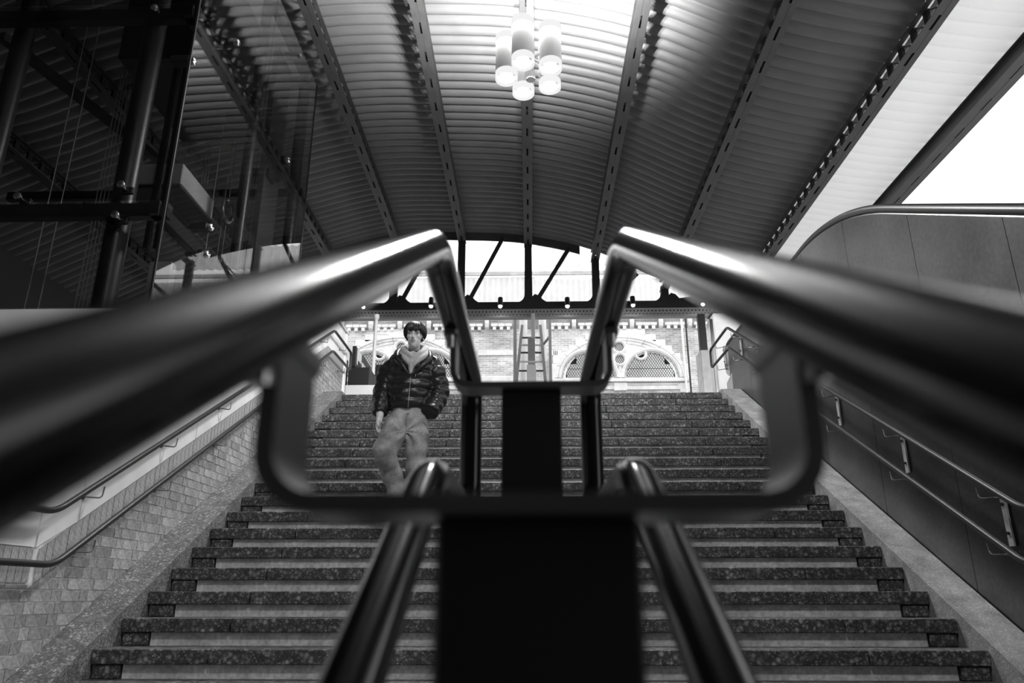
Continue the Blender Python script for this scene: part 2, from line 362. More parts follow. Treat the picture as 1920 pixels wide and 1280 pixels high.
# ================================================================== wall handrails (upper and lower rail, joined in a loop at the top)
def wall_rail(X, wallX, label, plates):
    t = empty('wall_handrail', (wallX, 4.6, nz(4.6)), label, 'handrail', 'handrails along the stair walls')
    sg = 1 if X > 0 else -1
    pts = [(X, 2.4, nz(4.62)+.985), (X, 4.62, nz(4.62)+.985), (X, YT+.02, ZT+1.0), (X, 11.62, ZT+1.0), (X, 11.62, ZT+.70), (X, YT+.02, ZT+.68), (X, 4.70, nz(4.70)+.63), (X, 2.4, nz(4.70)+.63)]
    f = fillet(pts, .1, 6); k = len(f)//2
    up = fillet([pts[0], pts[1], pts[2], pts[3], (X, 11.62, ZT+.85)], .1, 6); lo = fillet([(X, 11.62, ZT+.85), pts[4], pts[5], pts[6], pts[7]], .1, 6)
    ur = MB().tube(up, .0205, 12).build('upper_rail', 'rail', t); MB().tube(lo, .0205, 12).build('lower_rail', 'rail', t)
    ys = [3.6, 5.05, 6.0, 7.0, 8.05, 9.1, 10.15, 11.2] if not plates else [3.9, 5.0, 6.15, 7.3, 8.45, 9.6, 10.3, 11.2]
    for y in ys:
        for h in (.985, .63):
            zz = (nz(min(max(y, 4.66), YT)) + h) + (.015 if y > YT else 0)
            p = [(X, y+.06, zz-.02), (X, y+.05, zz-.085), (X-sg*.0, y+.02, zz-.1), (wallX, y-.05, zz-.1)]
            b = MB().tube(fillet(p, .03, 4), .0055, 8).build('bracket', 'bracket', t)
            MB().lathe([(0, -.004), (.02, -.004), (.02, .004), (0, .004)], 12, (wallX-sg*.004, y-.05, zz-.1), (1, 0, 0)).build('wall_rose', 'bracket', b)
        if plates:
            zz = nz(min(max(y, 4.66), YT))
            pl = MB().bar((wallX-.012, y-.05, zz+.58), (wallX-.012, y-.05, zz+.90), .05, .012, up=(1, 0, 0)).build('mounting_plate', 'plate', t)
            for q in (.66, .84): MB().lathe([(0, -.012), (.011, -.012), (.011, 0)], 10, (wallX-.018, y-.05, zz+q), (1, 0, 0)).build('bolt', 'rubber', pl)
    return t
wall_rail(-2.92, XW+.004, 'pair of dark tubular handrails on the brick wall', False)
wall_rail(2.95, 3.055, 'pair of dark tubular handrails on the metal escalator cladding', True)
# ================================================================== escalator, its metal side wall towards the stairs
es = empty('escalator', (3.3, 4.6, ZLAND), 'escalator with stainless steel side cladding and black handrail right of the stairs', 'escalator')
XE = 3.06; HT = 3.0; ZE = 3.70
def etop(y):
    z = nz(y)+HT
    k = .55
    d_ = ZE - z
    return ZE if d_ <= -k else (z if d_ >= k else z - (k - d_)**2/(4*k))
ybr = [-.6, .5, 1.1, 2.2, 3.28, 4.38, 5.46, 6.6, 7.7, 8.85, 10.0, 11.0]
for a, b in zip(ybr[:-1], ybr[1:]):
    n = 10; tp = [(a+.003+(b-a-.006)*i/n, etop(a+.003+(b-a-.006)*i/n)-.06) for i in range(n+1)]
    def bot(y): return (nz(y)+.02 if y > Y0-2*G else ZLAND-.05) if y < YT else ZT
    bt = [(p[0], bot(p[0])) for p in tp]
    mb = MB(); vs = []
    for p, q in zip(bt, tp): vs += [(XE, p[0], p[1]), (XE, q[0], q[1]), (XE+.03, p[0], p[1]), (XE+.03, q[0], q[1])]
    fs = []
    for i in range(n):
        o = i*4; fs += [(o, o+4, o+5, o+1), (o+2, o+3, o+7, o+6), (o+1, o+5, o+7, o+3), (o, o+2, o+6, o+4)]
    fs += [(0, 1, 3, 2), (n*4, n*4+2, n*4+3, n*4+1)]
    mb.add(vs, fs).build('side_panel', 'panel', es)
ys = [-.6+i*.1 for i in range(117)]
MB().tube([(XE+.03, y, etop(y)-.055) for y in ys], .012, 8).build('edge_profile', 'panel', es)
arc = [(XE+.05, 11.0+.28*math.sin(a), ZE-.25+.25*math.cos(a)) for a in [i*math.pi/10 for i in range(11)]]
MB().tube([(XE+.05, y, etop(y)-.005) for y in ys] + arc[1:], .044, 12).build('handrail_belt', 'rubber', es)
MB().tube([(XE+1.12, y, etop(y)-.005) for y in ys], .036, 10).build('handrail_belt', 'rubber', es)
# end of the balustrade, rounded
MB().prism([(11.0, ZT)] + [(11.0+.26*math.sin(a), ZE-.29+.24*math.cos(a)) for a in [i*math.pi/10 for i in range(11)]] + [(11.0, ZE-.6)], 0, XE, XE+.06).build('end_panel', 'steel', es)
ep = MB(); ep.prism([(10.9, ZT), (11.22, ZT), (11.22, ZT+.33), (10.9, ZT+.4)], 0, XE-.004, XE+.3); ep.build('end_box', 'steel', es)
far_side = MB()
for a, b in zip(ys[:-1], ys[1:]): far_side.add([(XE+1.1, a, etop(a)-1.2), (XE+1.1, b, etop(b)-1.2), (XE+1.1, b, etop(b)-.05), (XE+1.1, a, etop(a)-.05)], [(0, 1, 2, 3)])
far_side.build('balustrade', 'panel', es)
MB().prism([(-.6, nz(-.6)+1.7), (4.66, nz(4.66)+1.9), (6.9, ZT), (11, ZT), (11, ZT-.5), (7, ZT-.6), (4.66, nz(4.66)+1.3), (-.6, nz(-.6)+1.1)], 0, XE+.06, XE+1.08).build('step_band', 'shaftsteel', es)
# ================================================================== foreground: double handrail with flat posts and bracket frames
ch = empty('centre_handrail', (0, .66, ZLAND), 'black double tube handrail in the middle of the stairs, seen from underneath', 'handrail')
rt = .0195; XA = .1095; YA, ZA = .765, .376; YB, ZB = .80, .127; sd = R/G
YE = 1.34
for sx in (-1, 1):
    x = sx*XA
    MB().tube(fillet([(x, -.62, ZA-(YA+.62)*sd), (x, YA, ZA), (x, YE, ZA), (x, YE, .25)], .05, 8), rt, 28).build('upper_rail', 'tube', ch)
    MB().tube(fillet([(x, YE, .25), (x, YE, ZB), (x, YB, ZB), (x, -.62, ZB-(YB+.62)*sd)], .06, 8), rt, 28).build('lower_rail', 'tube', ch)
def frame(yc, zbar, ztop, dep=.05, tk=.008):
    a = XA+.004; r_ = .026; prof = []
    def arcp(cx, cz, rr, a0, a1, n=7): return [(cx+rr*math.cos(a0+(a1-a0)*i/n), cz+rr*math.sin(a0+(a1-a0)*i/n)) for i in range(n+1)]
    ou = [(-a, ztop)] + arcp(-a+r_, zbar+r_, r_, math.pi, 1.5*math.pi) + arcp(a-r_, zbar+r_, r_, 1.5*math.pi, 2*math.pi) + [(a, ztop)]
    inn = [(-a+tk, ztop)] + arcp(-a+r_, zbar+r_, r_-tk, math.pi, 1.5*math.pi) + arcp(a-r_, zbar+r_, r_-tk, 1.5*math.pi, 2*math.pi) + [(a-tk, ztop)]
    n = len(ou); vs = []
    for (p, q) in zip(ou, inn):
        vs += [(p[0], yc-dep/2, p[1]), (p[0], yc+dep/2, p[1]), (q[0], yc+dep/2, q[1]), (q[0], yc-dep/2, q[1])]
    fs = [(0, 1, 2, 3), (4*n-1, 4*n-2, 4*n-3, 4*n-4)]
    for i in range(n-1):
        for k in range(4): fs.append((i*4+k, (i+1)*4+k, (i+1)*4+(k+1) % 4, i*4+(k+1) % 4))
    fr = MB().add(vs, fs).build('support_frame', 'framesteel', ch)
    MB().bev((-.0415, yc-.008, ZLAND-(0 if yc > .55 else R)), (.0415, yc+.008, zbar), .002).build('post', 'blackflat', ch)
    MB().bev((-.075, yc-.06, ZLAND-(0 if yc > .55 else R)), (.075, yc+.06, ZLAND-(0 if yc > .55 else R)+.012), .003).build('base_plate', 'blackflat', ch)
    for sx in (-1, 1):
        f2 = MB().bev((sx*a-.010, yc-.03, ztop-.006), (sx*a+.010, yc+.03, ztop+.008), .003).build('saddle', 'bracket', fr)
        for q in (-.024, .024): MB().lathe([(0, -.018), (.006, -.018), (.006, 0)], 10, (sx*a, yc+q, ztop-.005), (0, 0, 1)).build('bolt', 'steel', fr)
    # arms carrying the two lower rails
    for sx in (-1, 1):
        zl = ZB if yc > YB else ZB-(YB-yc)*sd
        MB().bar((sx*.035, yc, zl-.05), (sx*XA, yc, zl-.02), .03, .008).build('rail_arm', 'blackflat', ch)
frame(.318, .030, ZA-(YA-.318)*sd-rt-.004)
frame(1.02, .272, ZA-rt-.004)
ch.location.x += .003
# ================================================================== roof
YR0, YR1 = -2.4, 17.5
gx = [-8.5, -6.8, -5.1, -3.4, -1.7, 0, 1.7, 3.4, 5.1, 6.45]
gz = [6.9, 7.6, 8.15, 8.6, 8.62, 8.5, 8.06, 7.22, 6.76, 6.53]
GD = .34                                   # girder depth: bottom flange to sheet
def gzat(x):
    for i in range(len(gx)-1):
        if gx[i] <= x <= gx[i+1]:
            t = (x-gx[i])/(gx[i+1]-gx[i])
            p0 = gz[max(i-1, 0)]; p1 = gz[i]; p2 = gz[i+1]; p3 = gz[min(i+2, len(gz)-1)]
            return .5*((2*p1)+(-p0+p2)*t+(2*p0-5*p1+4*p2-p3)*t*t+(-p0+3*p1-3*p2+p3)*t**3)
    return gz[0]-(gx[0]-x)*.5 if x < gx[0] else gz[-1]-(x-gx[-1])*.2
roof = empty('ceiling', (0, 8, 8.5), kind='structure')
PIT, AMP = .235, .055
xs_all = [-10.2] + gx + []
for i in range(len(xs_all)-1):
    a, b = xs_all[i], xs_all[i+1]; nx = 5; ny = int((YR1-YR0)/PIT*10)
    if i == len(xs_all)-2: b += .05
    vs = []; fs = []
    for j in range(ny+1):
        y = YR0+(YR1-YR0)*j/ny; ph = 2*math.pi*y/PIT; cz = AMP*(1-2*abs(math.sin(ph/2))**.8)
        for k in range(nx+1):
            x = a+(b-a)*k/nx; vs.append((x, y, gzat(x)+GD+AMP+cz))
    for j in range(ny):
        for k in range(nx): o = j*(nx+1)+k; fs.append((o, o+1, o+nx+2, o+nx+1))
    mb = MB(); mb.add(vs, fs, True); me = mb.mesh('corrugated_sheet', 'sheet' if i < len(xs_all)-2 else 'translucent', wl(roof), fix=False)
    me.polygons.foreach_set('use_smooth', [True]*len(me.polygons))
    o = bpy.data.objects.new('corrugated_sheet', me); link(o, roof)
# outer skin that keeps daylight off the sheets
top = MB()
for i in range(len(xs_all)-2):        # outermost bay left undecked, its sheets made translucent to brighten it
    a, b = xs_all[i], xs_all[i+1]
    for k in range(6):
        p_, q_ = a+(b-a)*k/6, a+(b-a)*(k+1)/6; za, zb = gzat(p_)+GD+.17, gzat(q_)+GD+.17
        top.prism([(p_, za), (q_, zb), (q_, zb+.1), (p_, za+.1)], 1, YR0, YR1)
top.build('roof_deck', 'girder', roof)
gl = ['farthest roof girder seen through the glass lift shaft', 'roof girder behind the glass lift shaft, second from the far wall', 'lattice roof girder leaving the right edge of the glass shaft',
 'roof girder two bays left of the pendant lamp', 'roof girder next left of the pendant lamp', 'roof girder straight behind the pendant lamp', 'roof girder next right of the pendant lamp',
 'roof girder two bays right of the pendant lamp', 'open lattice roof girder between grey and bright roof bays', 'edge roof girder beside the bright daylight opening']
bat_me = MB().box((-.018, 0, .003), (.018, .42, .012)).mesh('batten_strip', 'girder')
def girder(i):
    x, zb = gx[i], gz[i]; t = empty('roof_girder', (x, 8, zb), gl[i], 'girder', 'girders under the corrugated roof')
    wf = .085 if i != 9 else .12
    for s in (-1, 1):   # pair of bottom angles with slits between
        f = MB(); f.box((x+s*.018, YR0, zb), (x+s*(.018+wf), YR1, zb+.014)); f.box((x+s*.018, YR0, zb+.014), (x+s*.03, YR1, zb+.09))
        f.build('bottom_angle', 'girder', t)
        f = MB(); f.box((x+s*.018, YR0, zb+GD-.06), (x+s*.09, YR1, zb+GD-.05)); f.build('top_angle', 'girder', t)
    y = YR0
    while y < YR1-.3: inst('batten_strip', bat_me, (x, y, zb), t); y += .68
    w_ = .68; y = YR0; dg = MB(); vt = MB()
    if i == 9:
        MB().box((x-.012, YR0, zb+.01), (x+.012, YR1, zb+GD)).build('web_plate', 'girder', t)
    else:
        me_d = MB().bar((0, 0, .07), (0, w_/2, GD-.05), .012, .05, up=(1, 0, 0)).mesh('lattice_bar', 'girder_dark')
        me_v = MB().bar((0, 0, .05), (0, 0, GD-.04), .04, .10, up=(0, 1, 0)).mesh('lattice_post', 'girder_dark')
        while y < YR1-w_:
            inst('lattice_post', me_v, (x, y, zb), t); inst('lattice_bar', me_d, (x, y, zb), t)
            y += w_/2
    return t
for i in range(len(gx)): girder(i)
# fascia along the far edge
fa = MB()
for i in range(60):
    a = -10.0+i*.192; b = a+.192
    if b > 1.45: break
    fa.prism([(a, gzat(a)+.12), (b, gzat(b)+.12), (b, gzat(b)+GD+.06), (a, gzat(a)+GD+.06)], 1, YR1+.01, YR1+.04)
fa.build('fascia', 'girder', roof)
# ================================================================== edge truss with posts, diagonals and rounded gussets
YTR = YR1-.12
tr = empty('edge_truss', (0, YTR, 6.5), 'dark iron truss closing the end of the canopy roof', 'truss')
zc0 = pY(1000, 577, YTR).z; zc1 = pY(1000, 567, YTR).z
MB().box((-10, YTR-.06, zc0), (9, YTR+.06, zc1)).build('bottom_chord', 'girder_dark', tr)
for i, x in enumerate(gx[:9]):
    pw = .10
    MB().prism([(x-pw, zc1), (x+pw, zc1), (x+pw*.9, gz[i]+.1), (x-pw*.9, gz[i]+.1)], 1, YTR-.07, YTR+.05).build('post', 'girder_dark', tr)
    xb = gx[i+1]; x2 = x+(xb-x)*.62
    MB().bar((x+.18, YTR, zc1), (x2, YTR, gzat(x2)+.15), .10, .05, up=(0, 1, 0)).build('diagonal', 'girder_dark', tr)
    def fil(cx, cz, sx, sz, rr=.16):
        pts = [(cx, cz)] + [(cx+sx*rr*(1-math.sin(a)), cz+sz*rr*(1-math.cos(a))) for a in [j*math.pi/2/6 for j in range(7)]]
        return MB().prism(pts, 1, YTR-.03, YTR+.03).build('gusset', 'girder_dark', tr)
    fil(x-pw, zc1, -1, 1, .2)
    MB().prism([(x+pw, zc1), (x+.46, zc1), (x+.36, zc1+.07), (x+.27, zc1+.18), (x+.16, zc1+.22), (x+pw, zc1+.16)], 1, YTR-.03, YTR+.03).build('gusset', 'girder_dark', tr)
rb = empty('riveted_beam', (0, YR1, 6.3), 'grey riveted steel beam across the top of the brick facade', 'beam')
z1 = pY(1000, 577, YR1).z; z0 = pY(1000, 597, YR1).z
MB().box((-10, YR1-.02, z0+.06), (9, YR1+.02, z1)).build('web', 'beamgrey', rb)
MB().box((-10, YR1-.09, z0), (9, YR1+.09, z0+.06)).build('lower_flange', 'beamgrey', rb)
rv = MB(); x = -6.5
while x < 6:
    for q, dz in ((0, .30), (.045, .62)): rv.box((x+q-.016, YR1-.034, z0+(z1-z0)*dz-.016), (x+q+.016, YR1-.02, z0+(z1-z0)*dz+.016))
    x += .09
rv.build('rivets', 'girder_dark', rb, kind='stuff')
# spot lamps standing on the beam
spn = ['leftmost of the small spotlights on the riveted beam', 'spotlight on the riveted beam above the man in the black jacket', 'spotlight on the beam left of the ladder', 'spotlight on the beam right of the ladder', 'spotlight on the beam above the tracery window', 'rightmost of the small spotlights on the riveted beam']
for i, (u, v) in enumerate(((681, 575), (808, 574), (938, 574), (1064, 574), (1187, 572), (1318, 570))):
    p = pY(u, v, YTR-.27); t = empty('spotlight', p, spn[i], 'spotlight', 'spotlights on the riveted beam')
    ax = Vector((0, -.2, -1)).normalized()
    MB().lathe([(0, -.24), (.06, -.24), (.07, .0), (.06, .0), (.06, -.02)], 14, p, ax).build('housing', 'girder_dark', t)
    MB().ball(p+ax*.0, .046, 10, 6).build('lens', 'spot', t)
    MB().bar(p-ax*.15, (p.x, YTR-.085, p.z+.12), .03, .03).build('arm', 'girder_dark', t)
# ================================================================== pendant lamp: five cylinders
def pendant(loc, label, power=1.0, down=1.0, ztop=None):
    t = empty('pendant_lamp', loc, label, 'lamp', 'pendant lamps under the roof'); L = Vector(loc)
    zr = ztop or gzat(L.x)
    MB().tube([L+Vector((0, 0, -.30)), (L.x, L.y, zr+.02)], .045, 12).build('rod', 'whitepaint', t)
    MB().lathe([(0, -.34), (.06, -.34), (.06, -.28), (0, -.28)], 14, L).build('rod_end', 'whitepaint', t)
    MB().bev((L.x-.12, L.y-.12, zr-.02), (L.x+.12, L.y+.12, zr+.02), .01).build('ceiling_plate', 'whitepaint', t)
    rr = .142; hh = .33
    for k in range(5):
        a = math.radians(180+72*k); rad = .31
        c = L+Vector((rad*math.cos(a), rad*math.sin(a), 0.0))
        cy = MB().lathe([(rr, -hh+.1), (rr, hh-.1)], 32, c).build('lamp_cylinder', 'lampbody', t)
        rim = MB(); rim.lathe([(rr-.004, hh-.1), (rr+.003, hh-.1), (rr+.003, hh), (rr-.004, hh), (rr-.004, hh-.1)], 32, c)
        for q in range(40):
            b = 2*math.pi*q/40; rim.box((c.x+(rr+.002)*math.cos(b)-.004, c.y+(rr+.002)*math.sin(b)-.004, c.z+hh-.1), (c.x+(rr+.002)*math.cos(b)+.004, c.y+(rr+.002)*math.sin(b)+.004, c.z+hh))
        rim.build('slotted_rim', 'frost', cy)
        MB().lathe([(rr+.003, -hh), (rr+.003, -hh+.1), (rr-.003, -hh+.1), (rr-.003, -hh), (rr+.003, -hh)], 32, c).build('glass_rim', 'frost', cy)
        MB().lathe([(rr-.012, -hh+.03), (rr-.012, -hh+.036), (.1, -hh+.2), (.094, -hh+.2), (rr-.018, -hh+.036), (rr-.012, -hh+.03)], 24, c).build('reflector', 'chrome', cy)
        MB().ball(c+Vector((0, 0, -hh+.1)), (.075, .075, .06), 16, 8).build('bulb', 'bulb', cy)
        MB().bar(c, (L.x, L.y, L.z), .03, .03).build('arm', 'whitepaint', t)
        for nm, dz, e in (('lamp_uplight', hh-.07, 400*power), ('lamp_downlight', -hh+.03, 150*down)):
            ld = bpy.data.lights.new(nm, 'POINT'); ld.energy = e; ld.shadow_soft_size = .03
            lo = bpy.data.objects.new(nm, ld); link(lo, t); lo.location = c+Vector((0, 0, dz))-L
pendant((.05, 8.0, 6.60), 'pendant lamp of five frosted glass cylinders in view above the stairs', 1.0, 1.9)
pendant((.05, .8, 6.60), 'added unseen pendant lamp of five frosted cylinders, lighting the stairs from above the landing', .4, 1.0)  # lamp added out of view to light the stairs and the man
# ================================================================== lift shaft of glass and steel
XS, YF, YK = -3.5, 6.34, 10.35
zb = pY(150, 580, YF).z; XO = -8.2; ztp = 8.05
sh = empty('lift_shaft', (XS-1.5, 8.4, zb), 'dark glass and steel lift shaft left of the stairs', 'lift shaft')
MB().box((XO, YF-.02, -2.6), (XS+.02, YF+.2, zb)).build('front_base', 'whitepaint', sh)
MB().box((XS-.2, YF+.2, -2.6), (XS+.02, YK, zb)).build('side_base', 'plaster', sh)
zt1 = pY(200, 378, YF).z; zt2 = pY(150, 12, YF).z
levels = [zb, zt1, zt2, ztp]
vx = [XO, pY(-330, 300, YF).x, pY(-20, 300, YF).x, XS]
# panes
for (a, b) in zip(levels[:-1], levels[1:]):
    for (p, q) in ((XO, -5.95), (-5.95, XS)):
        MB().box((p+.012, YF-.012, a+.012), (q-.006, YF, b-.012)).build('glass_pane', 'glass', sh)
    for (p, q) in ((YF, 8.35), (8.35, YK)):
        MB().box((XS-.012, p+.008, a+.012), (XS, q-.008, b-.012)).build('glass_pane', 'glass', sh)
# frame
def beam(name, p, q, w_, h, m='shaftsteel', up=(0, 0, 1)): return MB().bar(p, q, w_, h, up).build(name, m, sh)
yi = YF+.12; xi = XS-.13
for z in (zt1-.05, zt2-.05, ztp):
    beam('transom', (XO, yi, z), (XS-.02, yi, z), .10, .14); beam('transom', (xi, YF+.02, z), (xi, YK, z), .10, .14)
    beam('transom', (XO, YK-.1, z), (XS-.02, YK-.1, z), .10, .14)
p0 = pY(245, 300, yi+.15)
for (x, y, r_) in ((p0.x, yi+.15, .11), (-5.6, yi+.2, .10), (xi-.02, YK-.15, .09), (-6.2, YK-.2, .09), (XO+.2, yi, .1), (xi, 8.35, .07)):
    MB().tube([(x, y, -2), (x, y, ztp+.1)], r_, 20).build('column', 'shaftsteel', sh)
for (a, b) in (((-5.6, yi+.2, zt1+.1), (-7.6, yi+.2, zt2-.1)), ((-5.95, yi+.3, zt2), (-5.2, YK-.3, zt2))): beam('brace', a, b, .1, .1)
# edge trims of the glass corner
MB().bar((XS+.003, YF-.016, zb), (XS+.003, YF-.016, ztp), .02, .02, up=(0, 1, 0)).build('corner_seal', 'rubber', sh)
MB().bar((XS, YK, zb), (XS, YK, ztp), .02, .02, up=(0, 1, 0)).build('corner_seal', 'rubber', sh)
# machinery inside
MB().bev((-5.0, 7.4, 6.2), (-3.9, 9.2, 7.9), .02).build('machine_box', 'black', sh)
q0 = pY(240, 345, 7.6); q1 = pY(345, 306, 7.6)
cbx = MB().bev((q0.x, 7.6, q0.z), (q1.x, 8.5, q1.z), .01).build('car_top', 'concrete', sh)
MB().bev((q0.x-.02, 7.55, q0.z-.08), (q1.x+.03, 8.6, q0.z-.03), .01).build('car_sill', 'black', sh)
for u in (330, 312):
    p = pY(u, 250, 7.4); MB().bar((p.x, 7.4, zt1), (p.x, 7.4, 6.3), .05, .08, up=(0, 1, 0)).build('guide_rail', 'black', sh)
for k in range(5):
    p = pY(185+k*7, 350, 7.9); MB().tube([(p.x, 7.9, zb-1), (p.x, 7.9, 7.6)], .006, 6).build('cable', 'cable', sh)
for k, (u, yy_) in enumerate(((384, 9.2), (389, 9.2), (395, 9.2), (108, 7.2), (132, 7.2), (410, 8.8), (432, 9.4), (440, 9.4))):
    p = pY(u, 300, yy_); MB().tube([(p.x, yy_, zb-1 if k > 2 else pY(u, 345, yy_).z), (p.x, yy_, 7.9)], .006, 6).build('cable', 'cable', sh)
pw = pY(427, 395, 9.3)
wh = MB().tube([(pw.x, pw.y+.16*math.cos(a), pw.z+.16*math.sin(a)) for a in [i*math.pi/12 for i in range(24)]], .022, 8, closed=True).build('pulley', 'steel', sh)
for k in range(3):
    a = k*math.pi/3; MB().bar((pw.x, pw.y+.15*math.cos(a), pw.z+.15*math.sin(a)), (pw.x, pw.y-.15*math.cos(a), pw.z-.15*math.sin(a)), .02, .03).build('spoke', 'black', wh)
for (u, v) in ((505, 330), (470, 230)):
    p = pX(u, v, XS-.25); MB().bev((p.x-.3, p.y-.12, p.z-.07), (p.x+.05, p.y+.12, p.z+.07), .01).build('wall_bracket', 'black', sh)
pa = pX(490, 460, XS-.3); MB().box((pa.x-.04, pa.y-.3, zb-.5), (pa.x+.04, pa.y+.3, 7.9)).build('counterweight_guard', 'dark', sh)
pc = pY(300, 500, 7.5); MB().box((pc.x-.12, 7.5, zb-.5), (pc.x+.12, 7.62, zt1-.1)).build('door_jamb', 'concrete', sh)
# point fixings of the glass
def fixing(p, n):
    n = Vector(n); o = MB().lathe([(0, .03), (.022, .03), (.04, .018), (.04, 0), (.014, 0), (.014, -.1), (0, -.1)], 18, p, n).build('glass_fixing', 'chrome', sh)
    MB().bev(Vector(p)-n*.16-Vector((.06, .06, .04)), Vector(p)-n*.08+Vector((.06, .06, .04)), .01).build('fixing_block', 'black', o)
for (u, v) in ((34, 368), (228, 346), (217, 403), (290, 15)): p = pY(u, v, YF-.012); fixing(p, (0, -1, 0))
for (u, v) in ((395, 426), (388, 477), (445, 80), (540, 300), (362, 115), (562, 105)): p = pX(u, v, XS); fixing(p, (1, 0, 0))
# ================================================================== far facade
YW = 24.0
def q(u, v, Y=YW): p = pY(u, v, Y); return p
wb = MB().box((-14, YW, ZT-.1), (16, YW+.4, q(1000, 588).z)).build('wall_back', 'building', kind='structure')
WLOC[wb.name] = wb.location.copy()
def wbox(name, u0, v0, u1, v1, m, d=.05, parent=wb, Y=YW, back=.0):
    a, b = q(u0, v1, Y), q(u1, v0, Y); return MB().bev((a.x, Y-d, a.z), (b.x, Y+back, b.z), min(.012, d*.3)).build(name, m, parent)
# small T corbels and tall brackets under the eaves
bx_ = [588+54.2*i for i in range(15)]
a0 = q(643, 609); ps = (q(700, 609).x-q(699, 609).x)
cor = MB(); cor.box((-.11, -.14, -.045), (.11, 0, .045)); cor.box((-.055, -.11, -.17), (.055, 0, -.045)); cme = cor.mesh('corbel', 'stone')
brk = MB(); brk.prism([(0, .18), (-.2, .18), (-.2, .0), (-.14, -.14), (0, -.2)], 0, -.065, .065); bme = brk.mesh('eaves_bracket', 'stone')
zc = q(1000, 610.5).z; zbk = q(1000, 608).z
for x in bx_:
    if x > 1310: break
    if not 965 < x < 1035: inst('eaves_bracket', bme, (q(x, 610).x, YW, zbk), wb)
    for k in range(3):
        xx = x+14+k*13.1
        if 968 < xx < 1032: continue
        inst('corbel', cme, (q(xx, 610).x, YW, zc), wb)
